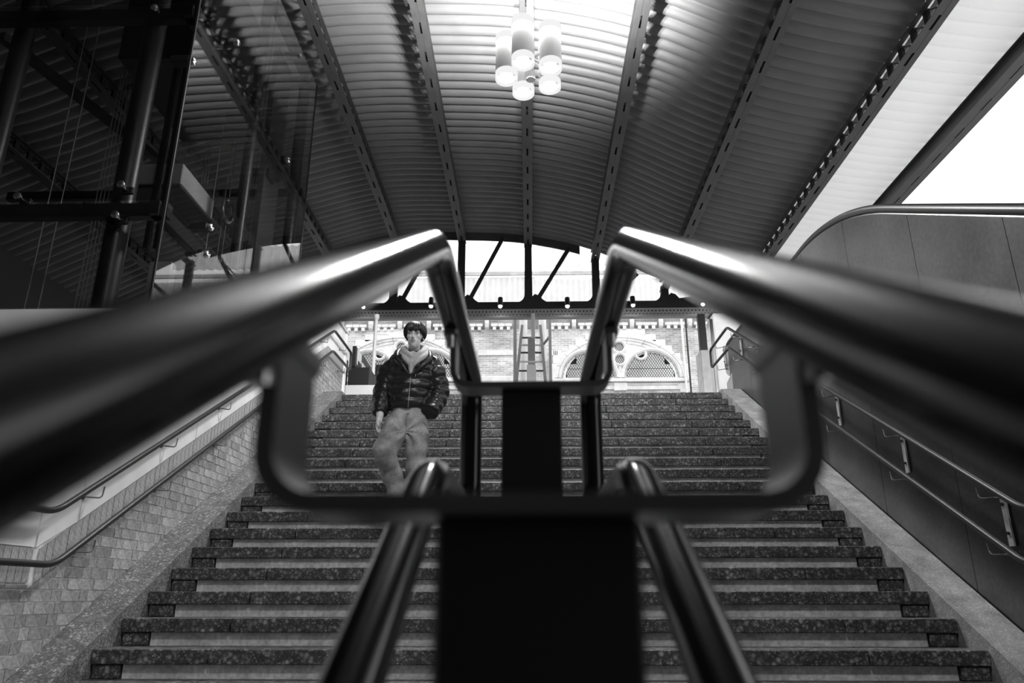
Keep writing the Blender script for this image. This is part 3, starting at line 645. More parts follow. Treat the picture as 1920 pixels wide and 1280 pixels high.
# string courses and stone panels
a, b = q(560, 620), q(1345, 597); MB().box((a.x, YW-.012, a.z), (b.x, YW, b.z)).build('frieze', brickwork('frieze_brick', .45), wb)
for r_ in ((896, 657, 962, 667), (896, 706, 962, 725), (620, 706, 650, 725)): wbox('stone_band', *r_, 'stone')
for k in range(4): wbox('stone_tooth', 1034.5+k*2.9, 657, 1036.9+k*2.9, 667, 'stone')
for r_ in ((1037, 657, 1052, 682), (1040, 682, 1046, 712)): wbox('stone_block', *r_, 'stone')
def arch_window(name, uc, n):
    w0 = empty(name, q(uc, 710), kind='structure'); base = q(uc, 709); bxw = base.x; bz = base.z; px = ps
    A, B = 120*px, 78*px/ math.cos(TH)*.98
    # stepped stone blocks around the arch
    rows = [(617, 629, 18, 46), (627, 641, 22, 66), (637, 652, 44, 84), (648, 664, 64, 96), (662, 684, 82, 112), (682, 712, 100, 130)]
    for (v0, v1, e0, e1) in rows:
        for s in (-1, 1): wbox('surround_block', uc+s*e0 if s > 0 else uc-e1, v0, uc+e1 if s > 0 else uc-e0, v1, 'stone', .045, w0)
    wbox('surround_block', uc-22, 617, uc+22, 640, 'stone', .04, w0)
    # voussoirs: three stepped mouldings, each cut into stones
    for (ra, rb_, dp, m) in ((1.0, .94, .14, 'stone'), (.94, .885, .10, 'stone'), (.885, .82, .06, 'stone')):
        n_ = 11
        for k in range(n_):
            t0, t1 = math.pi*(k+.012)/n_, math.pi*(k+.988)/n_; pts = []
            for j in range(6): t = t0+(t1-t0)*j/5; pts.append((bxw+A*ra*math.cos(t), bz+B*ra*math.sin(t)))
            for j in range(5, -1, -1): t = t0+(t1-t0)*j/5; pts.append((bxw+A*rb_*math.cos(t), bz+B*rb_*math.sin(t)))
            MB().prism(pts, 1, YW-dp, YW+.02).build('voussoir', m, w0)
    # dark reveal and tympanum
    MB().prism([(bxw+A*.83*math.cos(math.pi*j/24), bz+B*.83*math.sin(math.pi*j/24)) for j in range(25)], 1, YW-.03, YW-.005).build('reveal', 'stone', w0)
    def ring(cx, cz, r0, r1, a0, a1, dp, m='stone', sx=1.0, nm='tracery'):
        n_ = 22; vs = []; fs = []
        for j in range(n_+1):
            t = a0+(a1-a0)*j/n_; c_, s_ = math.cos(t)*sx, math.sin(t); rm = (r0+r1)/2
            for (rr, yv) in ((r0, YW-.03), (r0, YW-dp*.7), (rm, YW-dp), (r1, YW-dp*.7), (r1, YW-.03)): vs.append((cx+rr*c_, yv, cz+rr*s_))
        for j in range(n_):
            for k in range(4): o = j*5+k; fs.append((o, o+1, o+6, o+5))
        return MB().add(vs, fs, True).build(nm, m, w0)
    def pane(cx, cz, r_, half, m='litglass'):
        pts = [(cx+r_*math.cos(a), cz+r_*math.sin(a)) for a in [(math.pi if half else 2*math.pi)*j/28 for j in range(29 if half else 28)]]
        p_ = MB().prism(pts, 1, YW-.045, YW-.035).build('pane', m, w0)
        g = MB(); st_ = .085 if half else .07
        k = -30
        while k < 31:
            for s in (-1, 1):
                # line z = s*1.6*(x - k*st_) clipped to the circle
                best = []
                a_, b_, c_ = 1+2.56, -2*2.56*k*st_, 2.56*(k*st_)**2-r_*r_
                dsc = b_*b_-4*a_*c_
                if dsc <= 0: continue
                xs_ = sorted([(-b_-math.sqrt(dsc))/(2*a_), (-b_+math.sqrt(dsc))/(2*a_)])
                e = [(x_, s*1.6*(x_-k*st_)) for x_ in xs_]
                if half:
                    if e[0][1] < 0 and e[1][1] < 0: continue
                    if e[0][1] < 0: e[0] = (k*st_, 0)
                    if e[1][1] < 0: e[1] = (k*st_, 0)
                if math.dist(e[0], e[1]) < .02: continue
                g.bar((cx+e[0][0], YW-.05, cz+e[0][1]), (cx+e[1][0], YW-.05, cz+e[1][1]), .014, .012)
            k += 1
        if half:
            g.bar((cx-r_*.93, YW-.052, cz+r_*.36), (cx+r_*.93, YW-.052, cz+r_*.36), .01, .014)
        if g.v: g.build('leading', 'lead', p_)
    rl = 45*px
    for s in (-1, 1):
        cx = bxw+s*56.5*px
        pane(cx, bz+.02, rl, True); ring(cx, bz, rl*1.02, rl*1.10, 0, math.pi, .09, 'stone2'); ring(cx, bz, rl*1.10, rl*1.24, 0, math.pi, .15)
        nb = MB()
        for j in range(1, 18):
            a = math.pi*j/18; nb.box((cx+rl*1.03*math.cos(a)-.012, YW-.08, bz+rl*1.03*math.sin(a)-.012), (cx+rl*1.03*math.cos(a)+.012, YW-.05, bz+rl*1.03*math.sin(a)+.012))
        nb.build('bead_row', 'lead', w0, kind='stuff')
        ring(cx-s*18*px, bz+44*px, 7*px, 12*px, 0, 2*math.pi, .13); pane(cx-s*18*px, bz+44*px, 7*px, False)
        # mouldings to the crown
        MB().bar((cx-s*10*px, YW-.06, bz+54*px), (cx+s*26*px, YW-.06, bz+52*px), .08, .05, up=(0, 1, 0)).build('tracery', 'stone', w0)
        pane(cx+s*2*px, bz+56*px, 5*px, False)
    for (dz, r_) in ((58, 8.5), (34, 8.5)):
        ring(bxw, bz+dz*px, r_*px, (r_+5)*px, 0, 2*math.pi, .16); pane(bxw, bz+dz*px, r_*px, False)
    MB().bar((bxw, YW-.08, bz), (bxw, YW-.08, bz+22*px), .10, .08, up=(0, 1, 0)).build('mullion', 'stone', w0)
    wbox('sill', uc-128, 710, uc+128, 718, 'stone', .16, w0); wbox('lintel', uc-112, 718, uc-10, 731, 'stone', .06, w0); wbox('lintel', uc+10, 718, uc+112, 731, 'stone', .06, w0)
    for s in (-1, 1): wbox('recessed_panel', uc+s*60-48, 721, uc+s*60+48, 723.5, 'stone2', .075, w0)
    wbox('capital', uc-12, 718, uc+12, 733, 'stone', .1, w0); wbox('jamb', uc-130, 718, uc-112, 736, 'stone', .09, w0); wbox('jamb', uc+112, 718, uc+130, 736, 'stone', .09, w0)
    return w0
arch_window('window_1', 1163, 0)
arch_window('window_2', 750, 1)
# cladding, lattice and roof edge of the canopy beyond
pcn = empty('platform_canopy', (0, YW-.2, q(1000, 588).z), 'white ribbed canopy edge with zigzag lattice above the brick facade', 'canopy')
def rib_sheet(name, u0, v0, u1, v1, Y, label, pitch=.19, amp=.03, m='cladding', lean=0):
    a, b = q(u0, v1, Y), q(u1, v0, Y); n = int((b.x-a.x)/pitch*6); vs = []; fs = []
    for j in range(n+1):
        x = a.x+(b.x-a.x)*j/n; dy = amp*math.cos(2*math.pi*x/pitch)
        vs += [(x, Y+dy, a.z), (x, Y+dy+lean, b.z)]
        if j: o = 2*j; fs.append((o-2, o, o+1, o-1))
    o = MB().add(vs, fs, True).build(name, m, pcn)
    for p in o.data.polygons: p.use_smooth = True
    return o
rib_sheet('corrugated_cladding', 470, 519, 1003, 588, YW-.25, 'white ribbed cladding strip above the facade, left part')
rib_sheet('corrugated_cladding', 1003.5, 519, 1480, 588, YW-.25, 'white ribbed cladding strip above the facade, right part')
rib_sheet('corrugated_cladding', 1008, 452, 1300, 500, YW+.6, 'white corrugated roof edge high above the tracery window', pitch=.3, amp=.06)
def lattice(label, u0, u1, v0, v1, Y, m='girder', k=.42):
    a, b = q(u0, v1, Y), q(u1, v0, Y); t = pcn if Y > 22 else empty('lattice_beam', (a.x, Y, a.z), label, 'beam')
    for z in (a.z, b.z): MB().bar((a.x, Y, z), (b.x, Y, z), .08, .07).build('chord', m, t)
    h = b.z-a.z; dx = h*.75; me1 = MB().bar((0, 0, 0), (dx, 0, h), .03, .05).mesh('lattice_bar', m); me2 = MB().bar((0, 0, h), (dx, 0, 0), .03, .05).mesh('lattice_bar', m)
    x = a.x; i = 0
    while x < b.x-dx: inst('lattice_bar', me1 if i % 2 == 0 else me2, (x, Y, a.z), t); x += dx; i += 1
lattice('grey zigzag lattice beam above the white cladding', 470, 1480, 506, 519, YW-.3, 'stone2')
lattice('zigzag lattice beam close under the roof beside the glass shaft', 430, 760, 446, 456, 19.0, 'girder_dark')
# posts, pipes and signs in front of the facade
def post(name, u, v0, v1, wpx, Y, m, label, cat, round_=True, cap=False):
    a, b = q(u, v1, Y), q(u, v0, Y); r_ = wpx*ps/2*Y/YW
    t = empty(name, (a.x, Y, ZT), label, cat)
    if round_: MB().tube([(a.x, Y, ZT), (a.x, Y, b.z)], r_, 14).build('shaft', m, t)
    else: MB().bev((a.x-r_, Y-r_, ZT), (a.x+r_, Y+r_, b.z), .01).build('shaft', m, t)
    MB().lathe([(0, 0), (r_*1.9, 0), (r_*1.9, .05), (r_*1.2, .1)], 14, (a.x, Y, ZT)).build('base', m, t)
    if cap: MB().lathe([(r_*1.05, -.08), (r_*1.6, -.05), (r_*1.6, .02), (0, .03)], 16, (a.x, Y, b.z)).build('cap', m, t)
    return t
post('white_pole', 697, 592, 735, 6.5, 13.2, 'whitepaint', 'slim white pole with round cap left of the man', 'pole', True, True)
post('steel_column', 966, 590, 735, 6.5, 19.5, 'beamgrey', 'slim grey column left of the ladder', 'column', False)
post('steel_column', 1033, 592, 735, 5.5, 19.5, 'beamgrey', 'slim grey column right of the ladder', 'column', False)
post('downpipe', 1288, 598, 735, 4.2, YW-.28, 'whitepaint', 'pale rain pipe on the brick facade', 'pipe')
post('downpipe', 1296, 596, 735, 3.2, YW-.28, 'girder_dark', 'dark rain pipe on the brick facade', 'pipe')
t = post('canopy_column', 1326, 590, 735, 13, 16.8, 'girder', 'grey square canopy column with pale plinth', 'column', False)
a, b = q(1313, 692, 16.6), q(1336, 659, 16.6); MB().bev((a.x, 16.45, ZT), (b.x, 16.95, b.z), .02).build('plinth', 'stone', t)
post('door_frame_post', 1345, 590, 735, 3, 14.0, 'girder_dark', 'thin dark post beside the white pillar', 'post', False)
a, b = q(1350, 735, 12.6), q(1382, 586, 12.6)
t = empty('white_pillar', ((a.x+b.x)/2, 12.7, ZT), 'white sheet metal pillar behind the end of the escalator', 'pillar')
MB().bev((a.x, 12.6, ZT), (b.x, 12.9, b.z), .02).build('body', 'whitepaint', t); MB().bev((a.x-.03, 12.58, b.z), (b.x+.03, 12.92, b.z+.03), .008).build('cap', 'girder', t); MB().bev((a.x-.06, 12.63, ZT), (a.x-.005, 12.85, b.z-.1), .006).build('side_rail', 'chrome', t)
# tapered ladder with centre board
ld = empty('ladder', (q(999, 730, 18).x, 18, ZT), 'grey tapering ladder with rungs and a pale centre board', 'ladder')
for (u0, u1) in ((979, 966), (1013, 1025)):
    MB().bar(q(u0, 611, 18.4), q(u1, 740, 17.6), .07, .10, up=(0, 1, 0)).build('stile', 'beamgrey', ld)
for i, v in enumerate((633, 647, 661, 678, 695, 717)):
    f = (v-611)/129.; MB().bar(q(979-13*f, v, 18.35-.7*f), q(1013+12*f, v, 18.35-.7*f), .05, .035).build('rung', ('girder' if i % 2 == 0 else 'whitepaint'), ld)
a, b = q(990, 684, 18.0), q(1003, 632, 18.0); MB().bev((a.x, 18.0, a.z), (b.x, 18.05, b.z), .006).build('grey_panel', 'beamgrey', ld)
a, b = q(988, 740, 17.9), q(1005, 684, 17.9); MB().bev((a.x, 17.85, ZT), (b.x, 17.95, b.z), .006).build('pale_board', 'whitepaint', ld)
for u, v0, v1, wd, lab in ((982, 598, 735, 15, 'white cylindrical pillar behind the left ladder stile'), (1018, 598, 678, 14, 'white hanging cylinder behind the right ladder stile')):
    a, b = q(u, v1, 20.4), q(u, v0, 20.4); r_ = wd*ps*20.4/YW/2
    hz = b.z-(ZT if v1 > 700 else a.z)
    t = MB().lathe([(0, 0), (r_*.8, 0), (r_, .05), (r_, hz-.04), (r_*.92, hz), (0, hz)], 20, (a.x, 20.4, ZT if v1 > 700 else a.z)).build('white_cylinder', 'whitepaint'); tag(t, lab, 'pillar')
    if v1 < 700: MB().bar((a.x, 20.4, a.z+.5), (q(1033, 650, 19.5).x, 19.55, a.z+.5), .05, .05).build('holder_arm', 'girder', t)
a, b = q(996, 633, 17.38), q(1003, 588, 17.38); tag(MB().bev((a.x, 17.33, a.z), (b.x, 17.409, b.z), .01).build('hanging_sign_blade', 'whitepaint'), 'narrow white blade hanging above the ladder', 'sign')
# black direction sign parallel to the stairs, with white symbols
XG = -3.12
sg = empty('direction_sign', (XG, 12.9, ZT), 'black sign board with white arrow and letter shapes left of the white pole', 'sign')
t0, t1 = pX(668, 648, XG), pX(695, 683, XG); b0 = pX(668, 690, XG)
MB().bev((XG-.08, t0.y, b0.z), (XG, t1.y+.1, t0.z), .008).build('board', 'black', sg)
MB().bev((XG-.3, t0.y-.14, b0.z-.25), (XG-.18, t0.y-.02, t0.z+.1), .008).build('end_fin', 'black', sg)
MB().bev((XG-.15, t0.y-.04, b0.z), (XG-.06, t0.y-.005, t0.z), .004).build('white_edge', 'white', sg)
H = t0.z-b0.z; Ln = t1.y-t0.y
def glyph(rects, y0, name):
    g = MB()
    for (a_, b_, c_, d_) in rects: g.box((XG, y0+a_*H, b0.z+b_*H), (XG+.004, y0+c_*H, b0.z+d_*H))
    g.build(name, 'white', sg)
glyph([(.0, .45, .9, .95), (.0, .2, .18, .45)], t0.y+.12, 'symbol_block')
glyph([(0, .1, .22, .62), (.22, .45, 1.3, .62), (.5, .1, .66, .45)], t0.y+.12+H*1.05, 'symbol_letter')
MB().bev((XG-.1, 12.35, ZT), (XG-.04, 12.43, b0.z), .004).build('leg', 'black', sg)
a, b = q(651, 722, 12.3), q(693, 688, 12.3)
cb = empty('black_cabinet', ((a.x+b.x)/2, 12.4, ZT), 'black cabinet on a white plinth at the top of the stairs', 'cabinet')
MB().bev((a.x, 12.3, a.z), (b.x, 12.9, b.z), .01).build('body', 'black', cb); MB().bev((a.x-.03, 12.27, ZT), (b.x+.2, 12.95, a.z-.004), .01).build('plinth', 'whitepaint', cb)
a, b = q(702, 722, 13.6), q(735, 683, 13.6)
cb = empty('notice_board', ((a.x+b.x)/2, 13.7, ZT), 'black board with a small white ring behind the white pole', 'board')
MB().bev((a.x, 13.6, ZT), (b.x, 13.7, b.z), .008).build('body', 'black', cb)
pr = q(712, 702, 13.59); MB().tube([(pr.x+.035*math.cos(k*math.pi/8), 13.59, pr.z+.035*math.sin(k*math.pi/8)) for k in range(16)], .012, 6, closed=True).build('ring_mark', 'white', cb)
# ================================================================== enclosure against sky light: flank on the left, added unseen wall behind camera
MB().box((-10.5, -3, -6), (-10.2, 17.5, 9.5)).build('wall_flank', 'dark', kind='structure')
MB().box((-10.2, -2.7, -6), (4.6, -2.4, 9.5)).build('wall_rear_added', 'dark', kind='structure')
# bright canopy of the next platform, right
cn = empty('white_canopy', (11, 14, 6), 'bright white canopy roof beyond the right edge girder', 'canopy')
for k, (y, z) in enumerate(((11.2, 6.66), (13.4, 6.66), (16.2, 6.66))):
    MB().bar((9.25, y, z), (20, y, z), .1, .12).build('canopy_beam', 'cladding', cn)
MB().box((9.2, 7.9, 6.5), (9.3, 22, 6.9)).build('canopy_edge', 'cladding', cn)
#PERSON
# ================================================================== the man walking down
def remeshed(mb, name, m, parent, vox, smooth=3, disp=None):
    me = mb.mesh(name+'_raw', None, (0, 0, 0), fix=False); o = bpy.data.objects.new(name+'_raw', me); C.objects.link(o)
    r = o.modifiers.new('r', 'REMESH'); r.mode = 'VOXEL'; r.voxel_size = vox; r.use_smooth_shade = True
    if smooth: k = o.modifiers.new('s', 'SMOOTH'); k.factor = .5; k.iterations = smooth
    dg = bpy.context.evaluated_depsgraph_get(); dg.update()
    out = bpy.data.meshes.new_from_object(o.evaluated_get(dg)); out.name = name
    bpy.data.objects.remove(o)
    if disp:
        out.update()
        nn = [v.normal.copy() for v in out.vertices]
        for v, n_ in zip(out.vertices, nn): v.co += n_*disp(v.co, n_)
    out.materials.clear(); out.materials.append(m)
    off = wl(parent); out.transform(Matrix.Translation(-off)); out.polygons.foreach_set('use_smooth', [True]*len(out.polygons)); out.update()
    ob = bpy.data.objects.new(name, out); link(ob, parent); WLOC[ob.name] = off
    return ob
def rings(mb, rows, seg=28):      # rows of (centre, rx, ry): closed stack of horizontal ellipses
    vs = []; n = len(rows)
    for c, rx, ry in rows:
        for k in range(seg):
            a = 2*math.pi*k/seg; e = .82
            ca, sa = math.cos(a), math.sin(a)
            vs.append(Vector(c)+Vector((rx*math.copysign(abs(ca)**e, ca), ry*math.copysign(abs(sa)**e, sa), 0)))
    fs = [(i*seg+k, i*seg+(k+1) % seg, (i+1)*seg+(k+1) % seg, (i+1)*seg+k) for i in range(n-1) for k in range(seg)]
    fs += [tuple(range(seg-1, -1, -1)), tuple(range((n-1)*seg, n*seg))]
    return mb.add(vs, fs, True)
def limb(mb, keys, n=8, seg=18):  # keys of (point, radius), smoothly joined
    P = [Vector(k[0]) for k in keys]; Rr = [k[1] for k in keys]; pts = []; rs = []
    for i in range(len(P)-1):
        p0 = P[max(i-1, 0)]; p3 = P[min(i+2, len(P)-1)]
        for j in range(n):
            t = j/n; p1, p2 = P[i], P[i+1]
            pts.append(.5*((2*p1)+(p2-p0)*t+(2*p0-5*p1+4*p2-p3)*t*t+(-p0+3*p1-3*p2+p3)*t**3)); rs.append(Rr[i]+(Rr[i+1]-Rr[i])*t)
    pts.append(P[-1]); rs.append(Rr[-1])
    mb.tube(pts, rs, seg); mb.ball(P[0], Rr[0], 14, 8); mb.ball(P[-1], Rr[-1], 14, 8)
    return pts, rs
skin = mat('skin', .72, .5, var=.04, scale=30); hairm = mat('hair', .012, .42, spec=.5); jack = mat('puffer_nylon', .018, .34, spec=.45, bump=.5, scale=22)
denim = mat('washed_denim', .34, .85, var=.5, scale=5, var2=.25, scale2=90, bump=.35); hood = mat('grey_fleece', .5, .95, var=.12, scale=60); shoem = mat('shoe_leather', .03, .5)
zipm = mat('zip_metal', .35, .35, metal=.8); eyem = mat('eye_dark', .01, .2); eyew = mat('eye_white', .6, .3); lip = mat('lips', .42, .5)
PYB = 6.25
def w_(u, v, dy=0.): return pY(u, v, PYB+dy)
fF = w_(757, 1010, -.02); fB = w_(774, 968, .30)
fF.z = Z0+4*R+.085; fB.z = Z0+5*R+.085
fF.y = Y0+4*G+.10; fB.y = Y0+5*G+.13
pe = empty('person', (w_(768, 900).x, 6.3, Z0+4*R), 'man in a black puffer jacket, grey hoodie and washed jeans walking down the stairs', 'person')
# --- body, one continuous skin surface
B = MB()
hc = w_(777.5, 632, -.05)
def h_(x, y, z): return hc+Vector((x, y, z))
B.ball(h_(0, .012, .035), (.074, .092, .083), 24, 16); B.ball(h_(0, -.012, -.04), (.056, .070, .070), 24, 16); B.ball(h_(0, -.05, -.090), (.023, .026, .020)); B.ball(h_(0, -.034, -.07), (.038, .046, .034))
for s in (-1, 1):
    B.ball(h_(s*.034, -.050, -.010), (.026, .028, .026)); B.ball(h_(s*.028, -.068, .028), (.026, .016, .010)); B.ball(h_(s*.074, .014, .002), (.009, .018, .027)); B.ball(h_(s*.009, -.092, -.033), (.008, .011, .007))
B.tube([h_(0, -.082, .02), h_(0, -.095, -.01), h_(0, -.108, -.03)], [.007, .008, .0100], 12); B.ball(h_(0, -.104, -.031), (.0100, .011, .009))
B.ball(h_(0, -.080, -.052), (.022, .012, .008)); B.ball(h_(0, -.077, -.064), (.019, .012, .008))
nk = w_(775, 664, .02)
limb(B, [(h_(0, .025, -.05), .050), (nk, .049), (w_(773, 680, .03), .075)])
rings(B, [(w_(773, 680, .05), .13, .08), (w_(772, 698, .05), .165, .10), (w_(769, 735, .04), .155, .10), (w_(767, 765, .03), .125, .09), (w_(766, 790, .03), .14, .10), (w_(765, 806, .03), .12, .09)])
shL, elL, wrL = w_(738, 688, .05), w_(717, 740, .03), w_(712, 781, -.06)
shR, elR, wrR = w_(811, 686, .05), w_(822, 742, .08), w_(808, 762, .0)
limb(B, [(shL, .06), (elL, .046), (wrL, .03)]); limb(B, [(shR, .06), (elR, .046), (wrR, .03)])
hipL, knL = w_(748, 795, .03), w_(722, 848, -.20); hipR, knR = w_(785, 795, .04), w_(781, 868, -.06)
limb(B, [(w_(749, 794, .03), .08), (w_(735, 818, -.08), .08), (knL, .06), (w_(731, 878, -.12), .052), (w_(742, 915, -.06), .05), (w_(751, 965, -.02), .046), (fF+Vector((0, .03, .03)), .042)])
limb(B, [(w_(783, 794, .03), .08), (w_(782, 820, .0), .075), (w_(781, 850, -.04), .06), (w_(778, 890, .02), .052), (w_(775, 930, .14), .048), (fB+Vector((0, .03, .03)), .042)])
for f in (fF, fB): B.ball(f+Vector((0, -.04, -.045)), (.042, .11, .035)); B.ball(f+Vector((0, .03, -.03)), (.036, .045, .05))
def hand(wr, d, side, fwd, open_=1.0):      # palm, four unequal bent fingers and a thumb leaving the side of the palm
    d = Vector(d).normalized(); sd_ = Vector(side).normalized(); fw_ = Vector(fwd).normalized()
    limb(B, [(wr, .029), (wr+d*.04, .028)], 3, 12)
    for k in (-1, 0, 1): limb(B, [(wr+d*.025+sd_*(.018*k), .017), (wr+d*.085+sd_*(.024*k), .015)], 4, 10)
    for k, (L, o) in enumerate(((.068, -.033), (.076, -.011), (.072, .011), (.056, .032))):
        b0 = wr+d*.088+sd_*o; p1 = b0+d*(L*.42)+fw_*.006; p2 = p1+d*(L*.33)+fw_*(.014*open_+.004); p3 = p2+d*(L*.22)+fw_*(.02*open_)
        limb(B, [(b0, .0092), (p1, .0088), (p2, .008), (p3, .007)], 3, 8)
    t0 = wr+d*.03-sd_*.024; t1 = t0+d*.032-sd_*.022+fw_*.012; t2 = t1+d*.03-sd_*.008+fw_*.012
    limb(B, [(t0, .013), (t1, .0105), (t2, .008)], 4, 10)
hand(wrL, (-.06, -.05, -1), (.25, 1, 0), (1, -.3, 0)); hand(wrR, (-.9, .55, .25), (.2, 1, 0), (-1, -.2, 0))
body = remeshed(B, 'body', skin, pe, .0055, 2)
# --- face details
for s in (-1, 1):
    MB().ball(h_(s*.033, -.079, .006), (.0125, .0065, .0042), 14, 8).build('eye', eyew, body)
    MB().ball(h_(s*.033, -.0825, .006), (.0052, .0042, .0046), 12, 8).build('iris', eyem, body)
    MB().tube([h_(s*.018, -.086, .0105), h_(s*.033, -.0885, .0135), h_(s*.049, -.078, .009)], [.0010, .0016, .0010], 8).build('eyelid', hairm, body)
    MB().tube([h_(s*.015, -.0885, .022), h_(s*.032, -.088, .026), h_(s*.050, -.0745, .022)], [.0022, .0028, .0014], 8).build('eyebrow', hairm, body)
    MB().ball(h_(s*.0065, -.101, -.0395), (.0032, .004, .0022), 8, 6).build('nostril', lip, body)
MB().ball(h_(0, -.0885, -.0525), (.019, .005, .0036), 14, 8).build('lip', lip, body); MB().ball(h_(0, -.0865, -.0635), (.016, .006, .0046), 14, 8).build('lip', lip, body)
MB().tube([h_(-.022, -.086, -.0585), h_(0, -.0935, -.057), h_(.022, -.086, -.0585)], .0009, 6).build('mouth_line', eyem, body)
# --- hair: cap with overlapping locks
hb = MB(); hb.ball(h_(0, .022, .050), (.084, .100, .086), 24, 14)
ha = remeshed(hb, 'hair', hairm, pe, .008, 1)
rnd = random.Random(3); lk = MB()
for k in range(170):
    a = rnd.uniform(0, 2*math.pi); ca, sa = math.cos(a), math.sin(a)      # a: direction round the head, -y is the face
    front = max(0, -sa); side = abs(ca)
    zend = (.036-.014*rnd.random()-.014*side) if front > .3 else (-.012-.03*rnd.random() if front > -.3 else -.055-.02*rnd.random())
    r0 = .012+.03*rnd.random(); pts = []
    for j in range(7):
        t = j/6; el = (1-t)*1.45+t*math.asin(max(-.95, min(.9, (zend-.045)/.088))); jit = a+.22*(rnd.random()-.5)*t
        rx, ry, rz = .088, .106, .092
        bulge = 1+.05*math.sin(t*math.pi)
        pts.append(h_(rx*math.cos(el)*math.cos(jit)*bulge, .020+ry*math.cos(el)*math.sin(jit)*bulge, .048+rz*math.sin(el)*bulge))
    lk.tube(pts, [.009, .012, .013, .013, .012, .009, .002], 6)
lk.build('lock', hairm, ha, kind='stuff')
# --- puffer jacket: quilted torso and sleeves
J = MB(); rows = []
key = [(663, 774, .085, .095), (668, 773.5, .135, .115), (676, 773, .185, .135), (688, 772, .205, .148), (705, 771, .20, .156), (722, 770, .197, .160), (738, 768, .192, .165), (756, 767, .186, .165), (770, 766, .172, .152)]
vv = 683.0
def lerpk(v):
    for a, b in zip(key[:-1], key[1:]):
        if a[0] <= v <= b[0]: t = (v-a[0])/(b[0]-a[0]); return [a[i]+(b[i]-a[i])*t for i in range(4)]
    return key[-1]
for i in range(60):
    v = 663+(770-663)*i/59; _, u, rx, ry = lerpk(v); ph = (v-667)/17.2; pf = abs(math.sin(math.pi*ph))**.55
    k = -.011+.018*pf; rows.append((w_(u, v, .04), rx+k, ry+k))
rings(J, rows, 40)
def sleeve(keys, step=.085):
    P = [Vector(k[0]) for k in keys]; pts = []; rs = []; n = 20; acc = 0; last = None
    for i in range(len(P)-1):
        p0 = P[max(i-1, 0)]; p3 = P[min(i+2, len(P)-1)]
        for j in range(n+(i == len(P)-2)):
            t = j/n; p1, p2 = P[i], P[i+1]; p = .5*((2*p1)+(p2-p0)*t+(2*p0-5*p1+4*p2-p3)*t*t+(-p0+3*p1-3*p2+p3)*t**3)
            if last is not None: acc += (p-last).length
            last = p; pf = abs(math.sin(math.pi*acc/step))**.55
            pts.append(p); rs.append(keys[i][1]+(keys[i+1][1]-keys[i][1])*t-.009+.014*pf)
    J.tube(pts, rs, 22); J.ball(P[0], keys[0][1], 14, 8)
sleeve([(w_(748, 682, .05), .085), (w_(731, 698, .05), .098), (elL, .088), (w_(712, 775, -.04), .066)])
sleeve([(w_(801, 681, .05), .085), (w_(815, 697, .05), .098), (w_(821, 740, .06), .092), (w_(805, 773, -.08), .074)])
rw = random.Random(5); wr_ = [(Vector((rw.uniform(-1, 1), rw.uniform(-1, 1), rw.uniform(-1, 1))).normalized()*rw.uniform(25, 70), rw.uniform(0, 6)) for _ in range(10)]
def crease(p, n_): return .0030*sum(math.sin(p.dot(a)+b) for a, b in wr_)/2
jk = remeshed(J, 'puffer_jacket', jack, pe, .008, 2, crease)
from mathutils.bvhtree import BVHTree
def surf(ob, u, v, lift=.003):       # the point of ob's surface that the photograph shows at this pixel
    if ob.name not in TREES: TREES[ob.name] = BVHTree.FromPolygons([tuple(x.co+WLOC[ob.name]) for x in ob.data.vertices], [tuple(f.vertices) for f in ob.data.polygons])
    r = ray(u, v).normalized(); hit = TREES[ob.name].ray_cast(Vector((0, 0, 0)), r)
    return (hit[0]-r*lift) if hit[0] is not None else w_(u, v, -.14)
TREES = {}
def seam(ob, pix, r_, name, m, n=6, lift=.002):
    pts = []
    for (a, b) in zip(pix[:-1], pix[1:]):
        for k in range(n): t = k/n; pts.append(surf(ob, a[0]+(b[0]-a[0])*t, a[1]+(b[1]-a[1])*t, lift))
    pts.append(surf(ob, *pix[-1], lift)); return MB().tube(pts, r_, 8).build(name, m, ob)
# stand collar spread open on both shoulders
for s in (-1, 1):
    cl = MB(); pts = [w_(774+s*3, 656, .15), w_(774+s*17, 656, .12), w_(774+s*27, 659, .05), w_(774+s*(31 if s > 0 else 30), 665, -.02), w_(774+s*(30 if s > 0 else 28), 675, -.075), w_(773+s*17, 687, -.115), w_(771+s*5, 701, -.125)]
    limb(cl, [(p_, r_) for p_, r_ in zip(pts, (.026, .028, .028, .027, .026, .022, .012))], 6, 14)
    pts = [w_(774+s*20, 664, .12), w_(774+s*33, 667, .03), w_(774+s*42, 672, -.02)]
    limb(cl, [(p_, r_) for p_, r_ in zip(pts, (.026, .026, .010))], 6, 12)
    remeshed(cl, 'collar', jack, jk, .007, 2)
seam(jk, [(769.5, 706), (768, 730), (766, 752), (765, 768)], .0045, 'zip', zipm)
seam(jk, [(781, 694), (778, 707)], .0045, 'chest_zip', zipm); seam(jk, [(795, 741), (791.5, 762)], .005, 'pocket_zip', eyem); seam(jk, [(738, 742), (741, 762)], .005, 'pocket_zip', eyem)
zp = surf(jk, 765, 768, .006); MB().bev(zp+Vector((-.006, -.004, -.028)), zp+Vector((.006, .004, .002)), .002).build('zip_pull', zipm, jk)
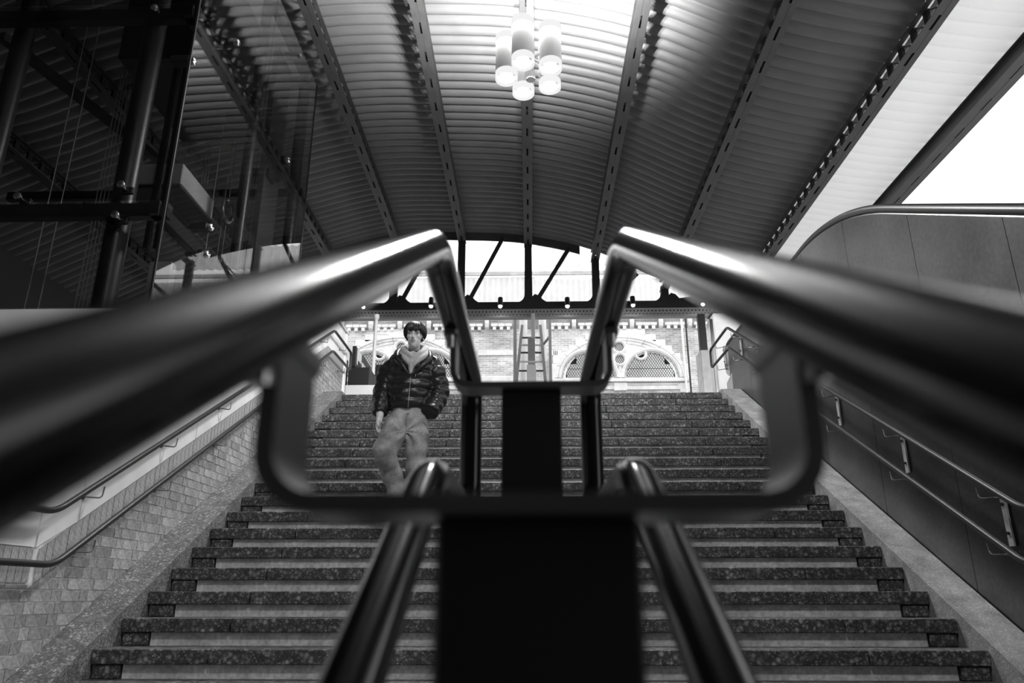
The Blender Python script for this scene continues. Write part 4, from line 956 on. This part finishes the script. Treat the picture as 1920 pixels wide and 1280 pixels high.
# --- hoodie: folded hood round the neck and the chest in the open jacket
hd = MB()
for s in (-1, 1):
    e = 3 if s > 0 else 0
    pts = [w_(776, 652, .13), w_(776+s*13, 651, .11), w_(776+s*(18+e), 653, .05), w_(775+s*(17+e), 658, -.02), w_(775+s*11, 663, -.085), w_(774+s*1.5, 669, -.115)]
    limb(hd, [(p_, r_) for p_, r_ in zip(pts, (.028, .030, .031, .031, .027, .020))], 6, 14)
    pts2 = [w_(775+s*(22+e), 660, .03), w_(775+s*(20+e), 666, -.045), w_(774+s*13, 673, -.10), w_(772+s*3, 683, -.125)]
    limb(hd, [(p_, r_) for p_, r_ in zip(pts2, (.028, .028, .026, .020))], 6, 14)
limb(hd, [(w_(774, 667, -.055), .045), (w_(773, 677, -.095), .040), (w_(771, 688, -.118), .028), (w_(769.5, 699, -.132), .010)], 6, 14)
remeshed(hd, 'hoodie', hood, pe, .006, 3)
for s in (-1, 1): MB().tube([w_(774+s*4.5, 672, -.150), w_(773+s*3.5, 680, -.154), w_(772+s*3, 686, -.152)], .0035, 6).build('drawstring', hood, jk)
# --- jeans
D = MB()
rings(D, [(w_(767, 764, .03), .150, .112), (w_(767, 776, .03), .160, .122), (w_(766, 790, .03), .170, .130), (w_(765, 804, .03), .165, .125), (w_(764, 815, .02), .120, .105)], 32)
limb(D, [(w_(749, 794, .03), .105), (w_(735, 818, -.08), .112), (knL, .098), (w_(731, 878, -.12), .086), (w_(742, 915, -.06), .080), (w_(751, 965, -.02), .078), (fF+Vector((0, .03, .03)), .076)], 8, 22)
limb(D, [(w_(783, 794, .03), .103), (w_(782, 820, .0), .100), (w_(781, 850, -.04), .088), (w_(778, 890, .02), .078), (w_(775, 930, .14), .076), (fB+Vector((0, .03, .03)), .076)], 8, 22)
fold = [(Vector((rw.uniform(-1, 1), rw.uniform(-1, 1), rw.uniform(-2.2, 2.2))).normalized()*rw.uniform(18, 48), rw.uniform(0, 6)) for _ in range(9)]
def denimfold(p_, n_):
    k = sum(math.sin(p_.dot(a)+b) for a, b in fold)/2
    x = p_.x-w_(764, 812).x; z = p_.z-w_(764, 812).z      # creases fanning out from the crotch
    ang = math.atan2(z, x); rr_ = math.hypot(x, z)
    fan = math.sin(ang*9+rr_*14)*max(0, 1-rr_/.34)
    return .0050*k+.012*fan*(1 if n_.y < .2 else 0)
jn = remeshed(D, 'jeans', denim, pe, .008, 3, denimfold)
seam(jn, [(764.5, 777), (763.5, 792), (762, 806)], .0035, 'fly_seam', denim); seam(jn, [(738, 777), (741, 788), (735, 796)], .0035, 'pocket_seam', denim); seam(jn, [(797, 777), (794, 790), (799, 797)], .0035, 'pocket_seam', denim)
bt_ = surf(jn, 765, 776, .002); MB().lathe([(0, -.006), (.010, -.006), (.010, .004)], 12, bt_, (0, 1, 0)).build('button', zipm, jn)
# --- shoes
for f in (fF, fB):
    sm = MB(); sm.ball(f+Vector((0, -.05, -.045)), (.048, .125, .038)); sm.ball(f+Vector((0, .035, -.03)), (.042, .055, .052)); sm.ball(f+Vector((0, -.03, -.062)), (.048, .13, .022))
    remeshed(sm, 'shoe', shoem, pe, .008, 2)
